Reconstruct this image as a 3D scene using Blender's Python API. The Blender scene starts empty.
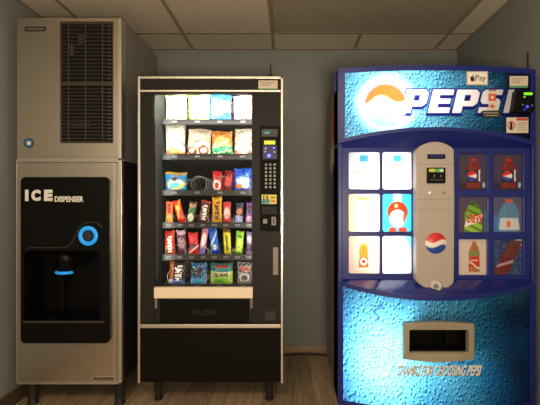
import bpy, bmesh, math, random
import numpy as np
from mathutils import Vector, Matrix
random.seed(7)
SC = bpy.context.scene
COL = SC.collection
F, VX, VY, CH = 400.0, 288.0, 202.5, 1.13      # focal length (px), vanishing point (px), eye height (m)

def P(px, py, Z): return ((px-VX)/F*Z, Z, CH-(py-VY)/F*Z)
def WX(px, Z): return (px-VX)/F*Z
def WZ(py, Z): return CH-(py-VY)/F*Z

# ------------------------------------------------------------------ materials
def lin1(c):
    c = c/255.0
    return c/12.92 if c <= 0.04045 else ((c+0.055)/1.055)**2.4
def c(r, g, b): return (lin1(r), lin1(g), lin1(b), 1.0)

def base_mat(name):
    m = bpy.data.materials.new(name); m.use_nodes = True
    nt = m.node_tree
    return m, nt, nt.nodes['Principled BSDF']

def mat(name, col, rough=0.5, metal=0.0, coat=0.0, bump=0.0, bscale=60, emit=None, es=0, stretch=None, vary=0.0, spec=0.5):
    m, nt, b = base_mat(name)
    b.inputs['Base Color'].default_value = col
    b.inputs['Roughness'].default_value = rough
    b.inputs['Metallic'].default_value = metal
    b.inputs['Coat Weight'].default_value = coat
    b.inputs['Specular IOR Level'].default_value = spec
    if emit:
        b.inputs['Emission Color'].default_value = emit
        b.inputs['Emission Strength'].default_value = es
    if bump or vary:
        tc = nt.nodes.new('ShaderNodeTexCoord'); mp = nt.nodes.new('ShaderNodeMapping')
        nz = nt.nodes.new('ShaderNodeTexNoise'); nz.inputs['Scale'].default_value = bscale
        nz.inputs['Detail'].default_value = 4
        if stretch: mp.inputs['Scale'].default_value = stretch
        nt.links.new(tc.outputs['Object'], mp.inputs['Vector']); nt.links.new(mp.outputs['Vector'], nz.inputs['Vector'])
        if bump:
            bp = nt.nodes.new('ShaderNodeBump'); bp.inputs['Strength'].default_value = bump; bp.inputs['Distance'].default_value = 0.002
            nt.links.new(nz.outputs['Fac'], bp.inputs['Height']); nt.links.new(bp.outputs['Normal'], b.inputs['Normal'])
        if vary:
            mx = nt.nodes.new('ShaderNodeMix'); mx.data_type = 'RGBA'
            mx.inputs[6].default_value = tuple(v*(1-vary) for v in col[:3])+(1,)
            mx.inputs[7].default_value = tuple(min(1, v*(1+vary)) for v in col[:3])+(1,)
            nt.links.new(nz.outputs['Fac'], mx.inputs[0]); nt.links.new(mx.outputs[2], b.inputs['Base Color'])
    return m

def printed(name, rough=0.4, coat=0.0, spec=0.5):
    """surface whose artwork is the mesh's own 'print' colour attribute"""
    m, nt, b = base_mat(name)
    at = nt.nodes.new('ShaderNodeAttribute'); at.attribute_name = 'print'
    nt.links.new(at.outputs['Color'], b.inputs['Base Color'])
    b.inputs['Roughness'].default_value = rough; b.inputs['Coat Weight'].default_value = coat
    b.inputs['Specular IOR Level'].default_value = spec
    return m

def backlit(name, trans=0.6, drops=False, scale=55, mul=1.0):
    """translucent printed sign film: light from the lamps behind passes through it"""
    m, nt, b = base_mat(name)
    L = nt.links
    at = nt.nodes.new('ShaderNodeAttribute'); at.attribute_name = 'print'
    colout = at.outputs['Color']
    b.inputs['Roughness'].default_value = 0.35
    b.inputs['Specular IOR Level'].default_value = 0.35
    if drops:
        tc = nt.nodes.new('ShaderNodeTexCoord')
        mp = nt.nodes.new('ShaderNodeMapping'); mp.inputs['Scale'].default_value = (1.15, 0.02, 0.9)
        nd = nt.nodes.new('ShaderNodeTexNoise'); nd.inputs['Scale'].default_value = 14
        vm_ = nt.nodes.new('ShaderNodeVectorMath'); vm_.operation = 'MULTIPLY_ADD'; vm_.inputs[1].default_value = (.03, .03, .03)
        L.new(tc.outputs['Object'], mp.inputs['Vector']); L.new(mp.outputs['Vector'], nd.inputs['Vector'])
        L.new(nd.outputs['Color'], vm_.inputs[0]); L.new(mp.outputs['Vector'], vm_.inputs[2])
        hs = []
        for off in ((0, 0, 0), (-.0044, 0, .0044)):  # each drop's highlight and shade are drawn into the printed colour
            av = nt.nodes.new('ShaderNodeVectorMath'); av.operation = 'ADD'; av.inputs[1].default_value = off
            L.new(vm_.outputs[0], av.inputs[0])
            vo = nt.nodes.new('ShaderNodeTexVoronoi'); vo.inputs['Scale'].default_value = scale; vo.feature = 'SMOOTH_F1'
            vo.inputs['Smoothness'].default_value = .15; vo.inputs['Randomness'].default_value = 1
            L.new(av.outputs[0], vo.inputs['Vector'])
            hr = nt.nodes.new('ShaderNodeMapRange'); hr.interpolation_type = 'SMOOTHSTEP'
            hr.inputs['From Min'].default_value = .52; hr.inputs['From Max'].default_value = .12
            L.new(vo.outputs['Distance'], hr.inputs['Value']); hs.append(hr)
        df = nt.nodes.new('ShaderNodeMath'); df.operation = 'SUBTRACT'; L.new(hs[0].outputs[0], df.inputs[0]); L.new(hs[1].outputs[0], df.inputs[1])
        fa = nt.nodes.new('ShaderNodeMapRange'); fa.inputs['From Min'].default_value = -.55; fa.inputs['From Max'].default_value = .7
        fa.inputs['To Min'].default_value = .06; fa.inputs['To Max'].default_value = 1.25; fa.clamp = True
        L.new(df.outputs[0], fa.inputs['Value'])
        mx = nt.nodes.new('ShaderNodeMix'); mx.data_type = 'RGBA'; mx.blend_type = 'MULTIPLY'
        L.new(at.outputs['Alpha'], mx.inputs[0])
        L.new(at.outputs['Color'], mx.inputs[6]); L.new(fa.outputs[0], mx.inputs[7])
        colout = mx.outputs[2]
    L.new(colout, b.inputs['Base Color'])
    tr = nt.nodes.new('ShaderNodeBsdfTranslucent'); L.new(colout, tr.inputs['Color'])
    mix = nt.nodes.new('ShaderNodeMixShader'); mix.inputs[0].default_value = trans
    L.new(b.outputs[0], mix.inputs[1]); L.new(tr.outputs[0], mix.inputs[2])
    L.new(mix.outputs[0], nt.nodes['Material Output'].inputs['Surface'])
    return m

def glassy(name, tint=(.96, .98, .97, 1), gloss=0.05):
    m = bpy.data.materials.new(name); m.use_nodes = True; nt = m.node_tree
    nt.nodes.remove(nt.nodes['Principled BSDF'])
    tb = nt.nodes.new('ShaderNodeBsdfTransparent'); tb.inputs['Color'].default_value = tint
    gl = nt.nodes.new('ShaderNodeBsdfGlossy'); gl.inputs['Roughness'].default_value = 0.03
    fr = nt.nodes.new('ShaderNodeFresnel'); fr.inputs['IOR'].default_value = 1.4
    mx = nt.nodes.new('ShaderNodeMixShader')
    nt.links.new(fr.outputs[0], mx.inputs[0]); nt.links.new(tb.outputs[0], mx.inputs[1]); nt.links.new(gl.outputs[0], mx.inputs[2])
    nt.links.new(mx.outputs[0], nt.nodes['Material Output'].inputs['Surface'])
    return m

def brushed(name, col, rough, horizontal=True, metal=0.95):
    m, nt, b = base_mat(name); L = nt.links
    b.inputs['Metallic'].default_value = metal
    tc = nt.nodes.new('ShaderNodeTexCoord'); mp = nt.nodes.new('ShaderNodeMapping')
    mp.inputs['Scale'].default_value = (2, 2, 260) if horizontal else (260, 2, 2)
    nz = nt.nodes.new('ShaderNodeTexNoise'); nz.inputs['Scale'].default_value = 3; nz.inputs['Detail'].default_value = 5
    L.new(tc.outputs['Object'], mp.inputs['Vector']); L.new(mp.outputs['Vector'], nz.inputs['Vector'])
    mr = nt.nodes.new('ShaderNodeMapRange'); mr.inputs['To Min'].default_value = rough-.06; mr.inputs['To Max'].default_value = rough+.08
    L.new(nz.outputs['Fac'], mr.inputs['Value']); L.new(mr.outputs[0], b.inputs['Roughness'])
    mx = nt.nodes.new('ShaderNodeMix'); mx.data_type = 'RGBA'
    mx.inputs[6].default_value = tuple(v*.88 for v in col[:3])+(1,); mx.inputs[7].default_value = col
    L.new(nz.outputs['Fac'], mx.inputs[0]); L.new(mx.outputs[2], b.inputs['Base Color'])
    return m

M = {}
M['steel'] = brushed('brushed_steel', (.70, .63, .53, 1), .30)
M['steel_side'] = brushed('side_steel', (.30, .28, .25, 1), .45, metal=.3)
M['trim_steel'] = mat('polished_trim', (.80, .76, .70, 1), .32, .9)
M['black_plastic'] = mat('black_plastic', (.005, .0045, .004, 1), .32, bump=.05, bscale=200, spec=.15)
M['black_matte'] = mat('black_matte', (.008, .008, .008, 1), .7)
M['rubber'] = mat('black_rubber', (.012, .011, .010, 1), .6)
M['vent_plastic'] = mat('grey_vent_plastic', (.05, .042, .034, 1), .38)
M['vent_edge'] = mat('vent_wire', (.10, .085, .068, 1), .4, .3)
M['door_grey'] = mat('dark_textured_door', (.016, .014, .012, 1), .55, bump=.15, bscale=400, spec=.25)
M['kick_black'] = mat('black_kick_panel', (.006, .005, .004, 1), .6, bump=.15, bscale=400, spec=.1)
M['cab_side'] = mat('black_cabinet_side', (.012, .012, .012, 1), .5)
M['cab_inside'] = mat('dark_cabinet_lining', (.010, .011, .011, 1), .85, spec=.05)
M['tray'] = mat('grey_tray_steel', (.10, .10, .10, 1), .4, .5)
M['rail'] = mat('tray_rail', (.035, .035, .035, 1), .35, .6, bump=.4, bscale=150)
M['wire'] = mat('coil_wire', (.30, .30, .30, 1), .3, .9)
M['tag'] = mat('white_tag', (.22, .22, .215, 1), .5)
M['beige_strip'] = mat('cream_strip', c(246, 228, 202), .45)
M['navy'] = mat('navy_door_plastic', (.009, .018, .17, 1), .33, bump=.05, bscale=90)
M['navy_gloss'] = mat('glossy_navy_plastic', (.009, .018, .17, 1), .22, coat=.5)
M['navy_side'] = printed('printed_side_panel', .45)
M['beige'] = mat('beige_column_plastic', c(170, 160, 150), .38, vary=.04, bscale=3)
M['beige_port'] = mat('grey_beige_port_plastic', c(150, 140, 122), .35)
M['film'] = printed('printed_film', .35, .0)
M['paper'] = printed('printed_paper', .5)
M['pack'] = printed('printed_wrapper', .26, .2)
_nt = M['pack'].node_tree; _tc = _nt.nodes.new('ShaderNodeTexCoord'); _nz = _nt.nodes.new('ShaderNodeTexNoise'); _bp = _nt.nodes.new('ShaderNodeBump')
_nz.inputs['Scale'].default_value = 55; _nz.inputs['Detail'].default_value = 2; _nz.inputs['Distortion'].default_value = .8
_bp.inputs['Strength'].default_value = .9; _bp.inputs['Distance'].default_value = .012
_nt.links.new(_tc.outputs['Object'], _nz.inputs['Vector']); _nt.links.new(_nz.outputs['Fac'], _bp.inputs['Height'])
_nt.links.new(_bp.outputs['Normal'], _nt.nodes['Principled BSDF'].inputs['Normal'])
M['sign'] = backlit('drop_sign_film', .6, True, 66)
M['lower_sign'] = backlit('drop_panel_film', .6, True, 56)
M['window_film'] = backlit('window_film', .75)
M['window_cover'] = glassy('clear_window_cover')
M['glass'] = glassy('display_glass')
M['cream_print'] = mat('cream_lettering', c(232, 222, 205), .4)
M['white_print'] = mat('white_lettering', c(235, 232, 225), .45)
M['dark_print'] = mat('dark_lettering', c(28, 26, 26), .5)
M['red_print'] = mat('red_lettering', c(205, 35, 30), .45)
M['gold_print'] = mat('gold_lettering', c(235, 190, 60), .45)
M['brown_print'] = mat('brown_lettering', c(70, 38, 20), .45)
M['navy_print'] = mat('navy_lettering', c(24, 28, 90), .45)
M['orange_print'] = mat('orange_lettering', c(235, 90, 30), .45)
M['blue_lit'] = mat('blue_lit_ring', (.02, .30, .75, 1), .3, emit=(.01, .22, .60, 1), es=.7)
M['blue_bar'] = mat('blue_lit_bar', (.02, .30, .75, 1), .3, emit=(.01, .26, .70, 1), es=.6)
M['green_screen'] = mat('green_screen', (.1, .4, .02, 1), .3, emit=(.30, .95, .02, 1), es=.75)
M['yellow_screen'] = mat('yellow_screen', (.3, .3, .02, 1), .3, emit=(.75, .80, .04, 1), es=.8)
M['cyan_screen'] = mat('cyan_screen', (.02, .2, .3, 1), .3, emit=(.03, .55, .70, 1), es=.6)
M['blue_screen'] = mat('blue_screen', (.01, .012, .06, 1), .3, emit=(.02, .04, .4, 1), es=.12)
M['blue_led'] = mat('blue_led', (.05, .05, .8, 1), .3, emit=(.06, .08, 1., 1), es=.9)
M['red_led'] = mat('red_led', (.6, .02, .1, 1), .3, emit=(.8, .03, .15, 1), es=.6)
M['button'] = mat('pale_button', (.34, .32, .31, 1), .35)
M['silver'] = mat('silver_plastic', (.22, .20, .18, 1), .5, .3)
M['dark_button'] = mat('dark_button', (.03, .027, .026, 1), .35)
M['acceptor_black'] = mat('black_bill_slot', (.005, .005, .005, 1), .6, spec=.1)
M['liner'] = mat('white_lamp_box_liner', (.80, .80, .78, 1), .6)
M['cable'] = mat('black_cable', (.015, .014, .013, 1), .5)
M['logo_blue'] = mat('logo_blue', c(50, 110, 140), .4)
M['logo_silver'] = mat('nameplate_silver', c(175, 160, 140), .4, .4)
M['yellow_sticker'] = printed('instruction_sticker', .45)

# wall, ceiling, floor
M['wall'] = mat('blue_grey_wall_paint', c(132, 137, 134), .62, bump=.25, bscale=90, vary=.03)
M['baseboard'] = mat('tan_baseboard', c(165, 140, 112), .5, vary=.1, bscale=8)
M['baseboard_shade'] = mat('shaded_baseboard', c(88, 66, 50), .5, vary=.1, bscale=8)  # same board as the back one, its shade darkened into the colour
M['tbar'] = mat('ceiling_grid_paint', c(150, 134, 112), .5)
def ceiling_mat():
    m, nt, b = base_mat('ceiling_tile'); L = nt.links
    tc = nt.nodes.new('ShaderNodeTexCoord')
    n1 = nt.nodes.new('ShaderNodeTexNoise'); n1.inputs['Scale'].default_value = 120; n1.inputs['Detail'].default_value = 3
    n2 = nt.nodes.new('ShaderNodeTexVoronoi'); n2.inputs['Scale'].default_value = 90
    L.new(tc.outputs['Object'], n1.inputs['Vector']); L.new(tc.outputs['Object'], n2.inputs['Vector'])
    mx = nt.nodes.new('ShaderNodeMix'); mx.data_type = 'RGBA'
    mx.inputs[6].default_value = c(196, 184, 164); mx.inputs[7].default_value = c(214, 203, 184)
    L.new(n1.outputs['Fac'], mx.inputs[0]); L.new(mx.outputs[2], b.inputs['Base Color'])
    bp = nt.nodes.new('ShaderNodeBump'); bp.inputs['Strength'].default_value = .3; bp.inputs['Distance'].default_value = .002
    L.new(n2.outputs['Distance'], bp.inputs['Height']); L.new(bp.outputs['Normal'], b.inputs['Normal'])
    b.inputs['Roughness'].default_value = .8
    return m
M['ceiling'] = ceiling_mat()
def floor_mat():
    m, nt, b = base_mat('laminate_plank_floor'); L = nt.links
    tc = nt.nodes.new('ShaderNodeTexCoord')
    mp = nt.nodes.new('ShaderNodeMapping'); mp.inputs['Rotation'].default_value = (0, 0, math.radians(90))
    L.new(tc.outputs['Object'], mp.inputs['Vector'])
    br = nt.nodes.new('ShaderNodeTexBrick')
    br.inputs['Scale'].default_value = 1; br.inputs['Brick Width'].default_value = 1.2; br.inputs['Row Height'].default_value = .15
    br.inputs['Mortar Size'].default_value = .0015; br.inputs['Mortar Smooth'].default_value = .3
    br.inputs['Color1'].default_value = c(156, 136, 112); br.inputs['Color2'].default_value = c(184, 162, 134)
    br.inputs['Mortar'].default_value = c(80, 60, 42)
    L.new(mp.outputs['Vector'], br.inputs['Vector'])
    m2 = nt.nodes.new('ShaderNodeMapping'); m2.inputs['Scale'].default_value = (26, 1.6, 1)
    L.new(tc.outputs['Object'], m2.inputs['Vector'])
    nz = nt.nodes.new('ShaderNodeTexNoise'); nz.inputs['Scale'].default_value = 2.0; nz.inputs['Detail'].default_value = 6
    nz.inputs['Distortion'].default_value = .6
    L.new(m2.outputs['Vector'], nz.inputs['Vector'])
    rp = nt.nodes.new('ShaderNodeValToRGB'); rp.color_ramp.elements[0].position = .3; rp.color_ramp.elements[0].color = (.50, .46, .42, 1)
    rp.color_ramp.elements[1].position = .7; rp.color_ramp.elements[1].color = (1.15, 1.12, 1.08, 1)
    L.new(nz.outputs['Fac'], rp.inputs['Fac'])
    mx = nt.nodes.new('ShaderNodeMix'); mx.data_type = 'RGBA'; mx.blend_type = 'MULTIPLY'; mx.inputs[0].default_value = .9
    L.new(br.outputs['Color'], mx.inputs[6]); L.new(rp.outputs['Color'], mx.inputs[7])
    L.new(mx.outputs[2], b.inputs['Base Color'])
    b.inputs['Roughness'].default_value = .42
    return m
M['floor'] = floor_mat()
def prismatic_mat():
    m, nt, b = base_mat('prismatic_lens'); L = nt.links
    tc = nt.nodes.new('ShaderNodeTexCoord')
    ck = nt.nodes.new('ShaderNodeTexChecker'); ck.inputs['Scale'].default_value = 75
    ck.inputs['Color1'].default_value = c(188, 178, 158); ck.inputs['Color2'].default_value = c(122, 112, 96)
    L.new(tc.outputs['Object'], ck.inputs['Vector']); L.new(ck.outputs['Color'], b.inputs['Base Color'])
    b.inputs['Roughness'].default_value = .5
    return m
M['prismatic'] = prismatic_mat()

# ------------------------------------------------------------------ object helpers
def wloc(o):
    v = Vector((0, 0, 0))
    while o is not None:
        v = v + o.location; o = o.parent
    return v

def obj(name, bm, m, parent=None, label=None, kind=None, smooth=False, bevel=0.0, origin=None):
    """bm in world coordinates; linked as one mesh object"""
    if parent is not None: off = wloc(parent)
    elif origin is not None: off = Vector(origin)
    else: off = Vector((0, 0, 0))
    bm.transform(Matrix.Translation(-off))
    me = bpy.data.meshes.new(name)
    bmesh.ops.recalc_face_normals(bm, faces=bm.faces)
    if smooth:
        for f in bm.faces: f.smooth = True
    bm.to_mesh(me); bm.free()
    ms = m if isinstance(m, (list, tuple)) else [m]
    for x in ms: me.materials.append(M[x])
    o = bpy.data.objects.new(name, me); COL.objects.link(o)
    if parent is not None: o.parent = parent
    elif origin is not None: o.location = off
    if label: o['label'] = label
    if kind: o['kind'] = kind
    if bevel:
        md = o.modifiers.new('bevel', 'BEVEL'); md.width = bevel; md.segments = 2; md.limit_method = 'ANGLE'
    return o

def thing(name, loc, label, cat, group=None):
    o = bpy.data.objects.new(name, None); COL.objects.link(o); o.location = loc
    o.empty_display_size = .1
    o['label'] = label; o['category'] = cat
    if group: o['group'] = group
    return o
def tag(o, label, cat, group=None):
    o['label'] = label; o['category'] = cat
    if group: o['group'] = group
    return o

def bx(bm, x0, x1, y0, y1, z0, z1, mi=0):
    vs = [bm.verts.new((x, y, z)) for x in (x0, x1) for y in (y0, y1) for z in (z0, z1)]
    fs = [(0, 1, 3, 2), (4, 6, 7, 5), (0, 4, 5, 1), (2, 3, 7, 6), (0, 2, 6, 4), (1, 5, 7, 3)]
    for f in fs:
        g = bm.faces.new([vs[i] for i in f]); g.material_index = mi
def pbx(bm, px0, px1, py0, py1, Z, Z1, mi=0):
    """box whose front face covers the given extents at depth Z and reaches back to Z1"""
    bx(bm, WX(px0, Z), WX(px1, Z), Z, Z1, WZ(py1, Z), WZ(py0, Z), mi)
def box_obj(name, px0, px1, py0, py1, Z, Z1, m, parent=None, **k):
    bm = bmesh.new(); pbx(bm, px0, px1, py0, py1, Z, Z1); return obj(name, bm, m, parent, **k)

def cyl(bm, p0, p1, r0, r1=None, n=20, caps=True):
    r1 = r0 if r1 is None else r1
    p0 = Vector(p0); p1 = Vector(p1); d = (p1-p0).normalized()
    a = d.orthogonal().normalized(); b = d.cross(a)
    A = [bm.verts.new(p0+(a*math.cos(t)+b*math.sin(t))*r0) for t in [2*math.pi*i/n for i in range(n)]]
    B = [bm.verts.new(p1+(a*math.cos(t)+b*math.sin(t))*r1) for t in [2*math.pi*i/n for i in range(n)]]
    for i in range(n): bm.faces.new((A[i], A[(i+1) % n], B[(i+1) % n], B[i]))
    if caps: bm.faces.new(A[::-1]); bm.faces.new(B)

def tube(bm, pts, r, n=8):
    pts = [Vector(p) for p in pts]; rings = []
    a = None
    for i, p in enumerate(pts):
        d = (pts[min(i+1, len(pts)-1)]-pts[max(i-1, 0)]).normalized()
        if a is None: a = d.orthogonal().normalized()
        else:
            a = (a-d*a.dot(d)); a = a.normalized() if a.length > 1e-6 else d.orthogonal().normalized()
        b = d.cross(a)
        rings.append([bm.verts.new(p+(a*math.cos(t)+b*math.sin(t))*r) for t in [2*math.pi*k/n for k in range(n)]])
    for A, B in zip(rings, rings[1:]):
        for k in range(n): bm.faces.new((A[k], A[(k+1) % n], B[(k+1) % n], B[k]))
    bm.faces.new(rings[0][::-1]); bm.faces.new(rings[-1])

def rrect(x0, x1, y0, y1, r, n=5):
    """rounded rectangle outline"""
    pts = []
    for cx, cy, a0 in ((x1-r, y1-r, 0), (x0+r, y1-r, 90), (x0+r, y0+r, 180), (x1-r, y0+r, 270)):
        for i in range(n+1):
            a = math.radians(a0+90*i/n); pts.append((cx+r*math.cos(a), cy+r*math.sin(a)))
    return pts
def circ(cx, cy, r, n=28, ry=None):
    ry = r if ry is None else ry
    return [(cx+r*math.cos(2*math.pi*i/n), cy+ry*math.sin(2*math.pi*i/n)) for i in range(n)]

def plate_bm(outer, holes, mapf, depth):
    """flat plate of any outline with holes; mapf sends an outline point to the world; extruded straight back"""
    bm = bmesh.new()
    edges = []
    for loop in [outer]+list(holes):
        vs = [bm.verts.new(mapf(*p)) for p in loop]
        for i in range(len(vs)): edges.append(bm.edges.new((vs[i], vs[(i+1) % len(vs)])))
    if holes: bmesh.ops.triangle_fill(bm, edges=edges, use_beauty=True, use_dissolve=False)
    else: bm.faces.new(bm.verts[:])
    r = bmesh.ops.extrude_face_region(bm, geom=bm.faces[:])
    for v in [g for g in r['geom'] if isinstance(g, bmesh.types.BMVert)]: v.co.y += depth
    return bm
def plate(name, outer, holes, Z, depth, m, parent, **k):
    return obj(name, plate_bm(outer, holes, lambda x, y: P(x, y, Z), depth), m, parent, **k)

# ---- lettering
_tc = {}
def text_geo(s, bold=0.0):
    key = (s, bold)
    if key in _tc: return _tc[key]
    cu = bpy.data.curves.new('tmp', 'FONT'); cu.body = s; cu.offset = bold; cu.resolution_u = 3
    o = bpy.data.objects.new('tmp', cu); COL.objects.link(o)
    dg = bpy.context.evaluated_depsgraph_get(); dg.update()
    me = o.evaluated_get(dg).to_mesh()
    co = [(v.co.x, v.co.y) for v in me.vertices]; fa = [tuple(p.vertices) for p in me.polygons]
    o.evaluated_get(dg).to_mesh_clear()
    bpy.data.objects.remove(o); bpy.data.curves.remove(cu)
    x0 = min(p[0] for p in co); x1 = max(p[0] for p in co); y0 = min(p[1] for p in co); y1 = max(p[1] for p in co)
    co = [((x-x0)/(x1-x0), (y-y0)/(y1-y0)) for x, y in co]
    _tc[key] = (co, fa); return _tc[key]
def text_bm(s, mapf, bold=0.0, thick=0.0012):
    """mapf(u, v) -> world; u, v in 0..1 over the text's box"""
    co, fa = text_geo(s, bold)
    bm = bmesh.new(); vs = [bm.verts.new(mapf(u, v)) for u, v in co]
    for f in fa:
        try: bm.faces.new([vs[i] for i in f])
        except ValueError: pass
    r = bmesh.ops.extrude_face_region(bm, geom=bm.faces[:])
    for v in [g for g in r['geom'] if isinstance(g, bmesh.types.BMVert)]: v.co.y += thick
    return bm
def text(name, s, px0, px1, py0, py1, Z, m, parent, bold=0.0, slant=0.0, surf=None):
    f = surf or (lambda x, y: P(x, y, Z))
    def mp(u, v):
        return f(px0+(px1-px0)*u+slant*(v-.5), py1+(py0-py1)*v)
    return obj(name, text_bm(s, mp, bold), m, parent)

# ---- sheets carrying printed artwork
def sheet_obj(name, posf, artf, nx, ny, m, parent, smooth=True, **k):
    """posf(u,v) -> world, artf(U,V arrays) -> sRGB array (n,3 or n,4; alpha = how much the printed drops show)"""
    bm = bmesh.new(); g = []
    U = []; V = []
    for j in range(ny+1):
        for i in range(nx+1):
            u = i/nx; v = j/ny; U.append(u); V.append(v)
            g.append(bm.verts.new(posf(u, v)))
    w = nx+1
    for j in range(ny):
        for i in range(nx): bm.faces.new((g[j*w+i], g[j*w+i+1], g[(j+1)*w+i+1], g[(j+1)*w+i]))
    o = obj(name, bm, m, parent, smooth=smooth, **k)
    paint(o.data, artf(np.array(U), np.array(V)))
    return o
def srgb2lin(a):
    a = np.clip(a/255.0, 0, 1)
    return np.where(a <= .04045, a/12.92, ((a+.055)/1.055)**2.4)
def paint(me, rgb):
    n = len(me.vertices); out = np.ones((n, 4), dtype=np.float32)
    out[:, :3] = srgb2lin(rgb[:, :3])
    if rgb.shape[1] == 4: out[:, 3] = rgb[:, 3]
    at = me.color_attributes.new('print', 'FLOAT_COLOR', 'POINT')
    at.data.foreach_set('color', out.ravel())
def full(U, col): return np.tile(np.array(col, dtype=float), (len(U), 1))
def put(a, mask, col):
    """mask 0..1"""
    mask = np.clip(mask, 0, 1)[:, None]
    return a*(1-mask)+np.array(col, dtype=float)[None, :]*mask
def sm(d, w): return np.clip(.5+d/w, 0, 1)       # soft step, d > 0 inside
def ell(X, Y, cx, cy, rx, ry, w=.05): return sm(1-np.sqrt(((X-cx)/rx)**2+((Y-cy)/ry)**2), w)
def rec(X, Y, x0, x1, y0, y1, w=.02): return sm(np.minimum(np.minimum(X-x0, x1-X), np.minimum(Y-y0, y1-Y)), w)
def poly_sd(X, Y, loops):
    """signed distance (inside positive) to a polygon given by its loops (even-odd)"""
    ins = np.zeros(len(X), bool); d = np.full(len(X), 1e9)
    for lp in loops:
        for i in range(len(lp)):
            x0, y0 = lp[i]; x1, y1 = lp[(i+1) % len(lp)]
            dx, dy = x1-x0, y1-y0; L2 = dx*dx+dy*dy+1e-12
            t = np.clip(((X-x0)*dx+(Y-y0)*dy)/L2, 0, 1)
            d = np.minimum(d, np.hypot(X-x0-t*dx, Y-y0-t*dy))
            cond = (y0 > Y) != (y1 > Y)
            with np.errstate(divide='ignore', invalid='ignore'):
                xi = x0+(Y-y0)*dx/(dy if dy else 1e-12)
            ins ^= cond & (X < xi)
    return np.where(ins, d, -d)

# ================================================================== THE ROOM
XL, XR, YB, YF, H = -1.535, 1.268, 3.0, -0.5, 2.277
def struct(name, bm, m): return obj(name, bm, m, kind='structure')
bm = bmesh.new(); bx(bm, XL-3, XR+3, YF-4, YB+.1, -.08, 0); struct('floor', bm, 'floor')
bm = bmesh.new(); bx(bm, XL-.1, XR+.1, YF-.1, YB+.1, H, H+.08); struct('ceiling', bm, 'ceiling')
bm = bmesh.new(); bx(bm, XL-.1, XR+.1, YB, YB+.1, 0, H); struct('wall_back', bm, 'wall')
bm = bmesh.new(); bx(bm, XL-.1, XL, YF, YB, 0, H); struct('wall_left', bm, 'wall')
bm = bmesh.new(); bx(bm, XR, XR+.1, YF, YB, 0, H); struct('wall_right', bm, 'wall')
bm = bmesh.new(); bx(bm, XL, XR, YB-.012, YB, 0, .058); obj('baseboard_back', bm, 'baseboard', kind='structure', bevel=.003)
bm = bmesh.new(); bx(bm, XL, XL+.012, YF, YB-.012, 0, .085); obj('baseboard_left', bm, 'baseboard_shade', kind='structure', bevel=.003)
bm = bmesh.new(); bx(bm, XR-.012, XR, YF, YB-.012, 0, .085); obj('baseboard_right', bm, 'baseboard_shade', kind='structure', bevel=.003)
# suspended ceiling grid
bm = bmesh.new(); w = .011
cross = [2.708-.605*k for k in range(6)]
for xg in (-1.31, -.71, -.107, .495, 1.09):
    if xg == .495:
        bx(bm, xg-w, xg+w, 2.708, YB, H-.004, H); bx(bm, xg-w, xg+w, YF, 2.103, H-.004, H)
    else: bx(bm, xg-w, xg+w, YF, YB, H-.004, H)
for yg in cross: bx(bm, XL, XR, yg-w, yg+w, H-.0045, H)
bx(bm, XL, XR, YB-.022, YB, H-.005, H); bx(bm, XL, XL+.02, YF, YB, H-.005, H); bx(bm, XR-.02, XR, YF, YB, H-.005, H)
obj('trim_1', bm, 'tbar', kind='structure')
# the unlit prismatic light panel in the ceiling
cl = thing('ceiling_light', (.49, 2.405, H-.006), 'unlit ceiling light with a fine grid-patterned lens set in the suspended ceiling', 'ceiling light')
bm = bmesh.new(); bx(bm, -.094, 1.077, 2.116, 2.694, H-.0055, H-.001); obj('lens', bm, 'prismatic', cl)
bm = bmesh.new()
for a in ((-.094, -.084, 2.116, 2.694), (1.067, 1.077, 2.116, 2.694), (-.084, 1.067, 2.116, 2.126), (-.084, 1.067, 2.684, 2.694)):
    bx(bm, a[0], a[1], a[2], a[3], H-.008, H-.0005)
obj('frame', bm, 'tbar', cl)

# ================================================================== ICE DISPENSER + ICE MAKER
ZI = 2.20; ZIB = 2.81
sI = F/ZI
def ix(px): return WX(px, ZI)
def iz(py): return WZ(py, ZI)
ice = thing('ice_dispenser', (ix(69), 2.5, 0), 'stainless steel ice dispenser cabinet with black dispensing bay, on black legs by the left wall', 'ice dispenser')
# body shell and front
bm = bmesh.new()
bx(bm, ix(16.2), ix(121.4), ZI+.26, ZIB, iz(383), iz(160.2))
bx(bm, ix(16.2), ix(17.4), ZI+.02, ZI+.26, iz(383), iz(160.2)); bx(bm, ix(120.2), ix(121.4), ZI+.02, ZI+.26, iz(383), iz(160.2))
bx(bm, ix(17.4), ix(120.2), ZI+.02, ZI+.26, iz(162), iz(160.2)); bx(bm, ix(17.4), ix(120.2), ZI+.02, ZI+.26, iz(383), iz(345))
obj('body', bm, 'cab_side', ice)  # black side colour stands in for the shade in the gap beside it
plate('front_panel', rrect(17, 117.6, 162.5, 381.5, 1.0), [rrect(21.5, 109, 178, 342, 4)], ZI, .02, 'steel', ice, bevel=.0015)
bm = bmesh.new()
pbx(bm, 118.0, 121.6, 160.2, 383, ZI+.001, ZI+.03); pbx(bm, 16.0, 16.9, 160.2, 383, ZI+.002, ZI+.03)
pbx(bm, 16.9, 118.0, 160.2, 162.0, ZI+.002, ZI+.03); pbx(bm, 16.9, 118.0, 381.8, 384.4, ZI-.002, ZI+.03)
obj('trim_frame', bm, 'trim_steel', ice, bevel=.0012)
box_obj('corner_strip', 113.4, 114.2, 163, 381, ZI-.001, ZI+.004, 'trim_steel', ice)
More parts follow.
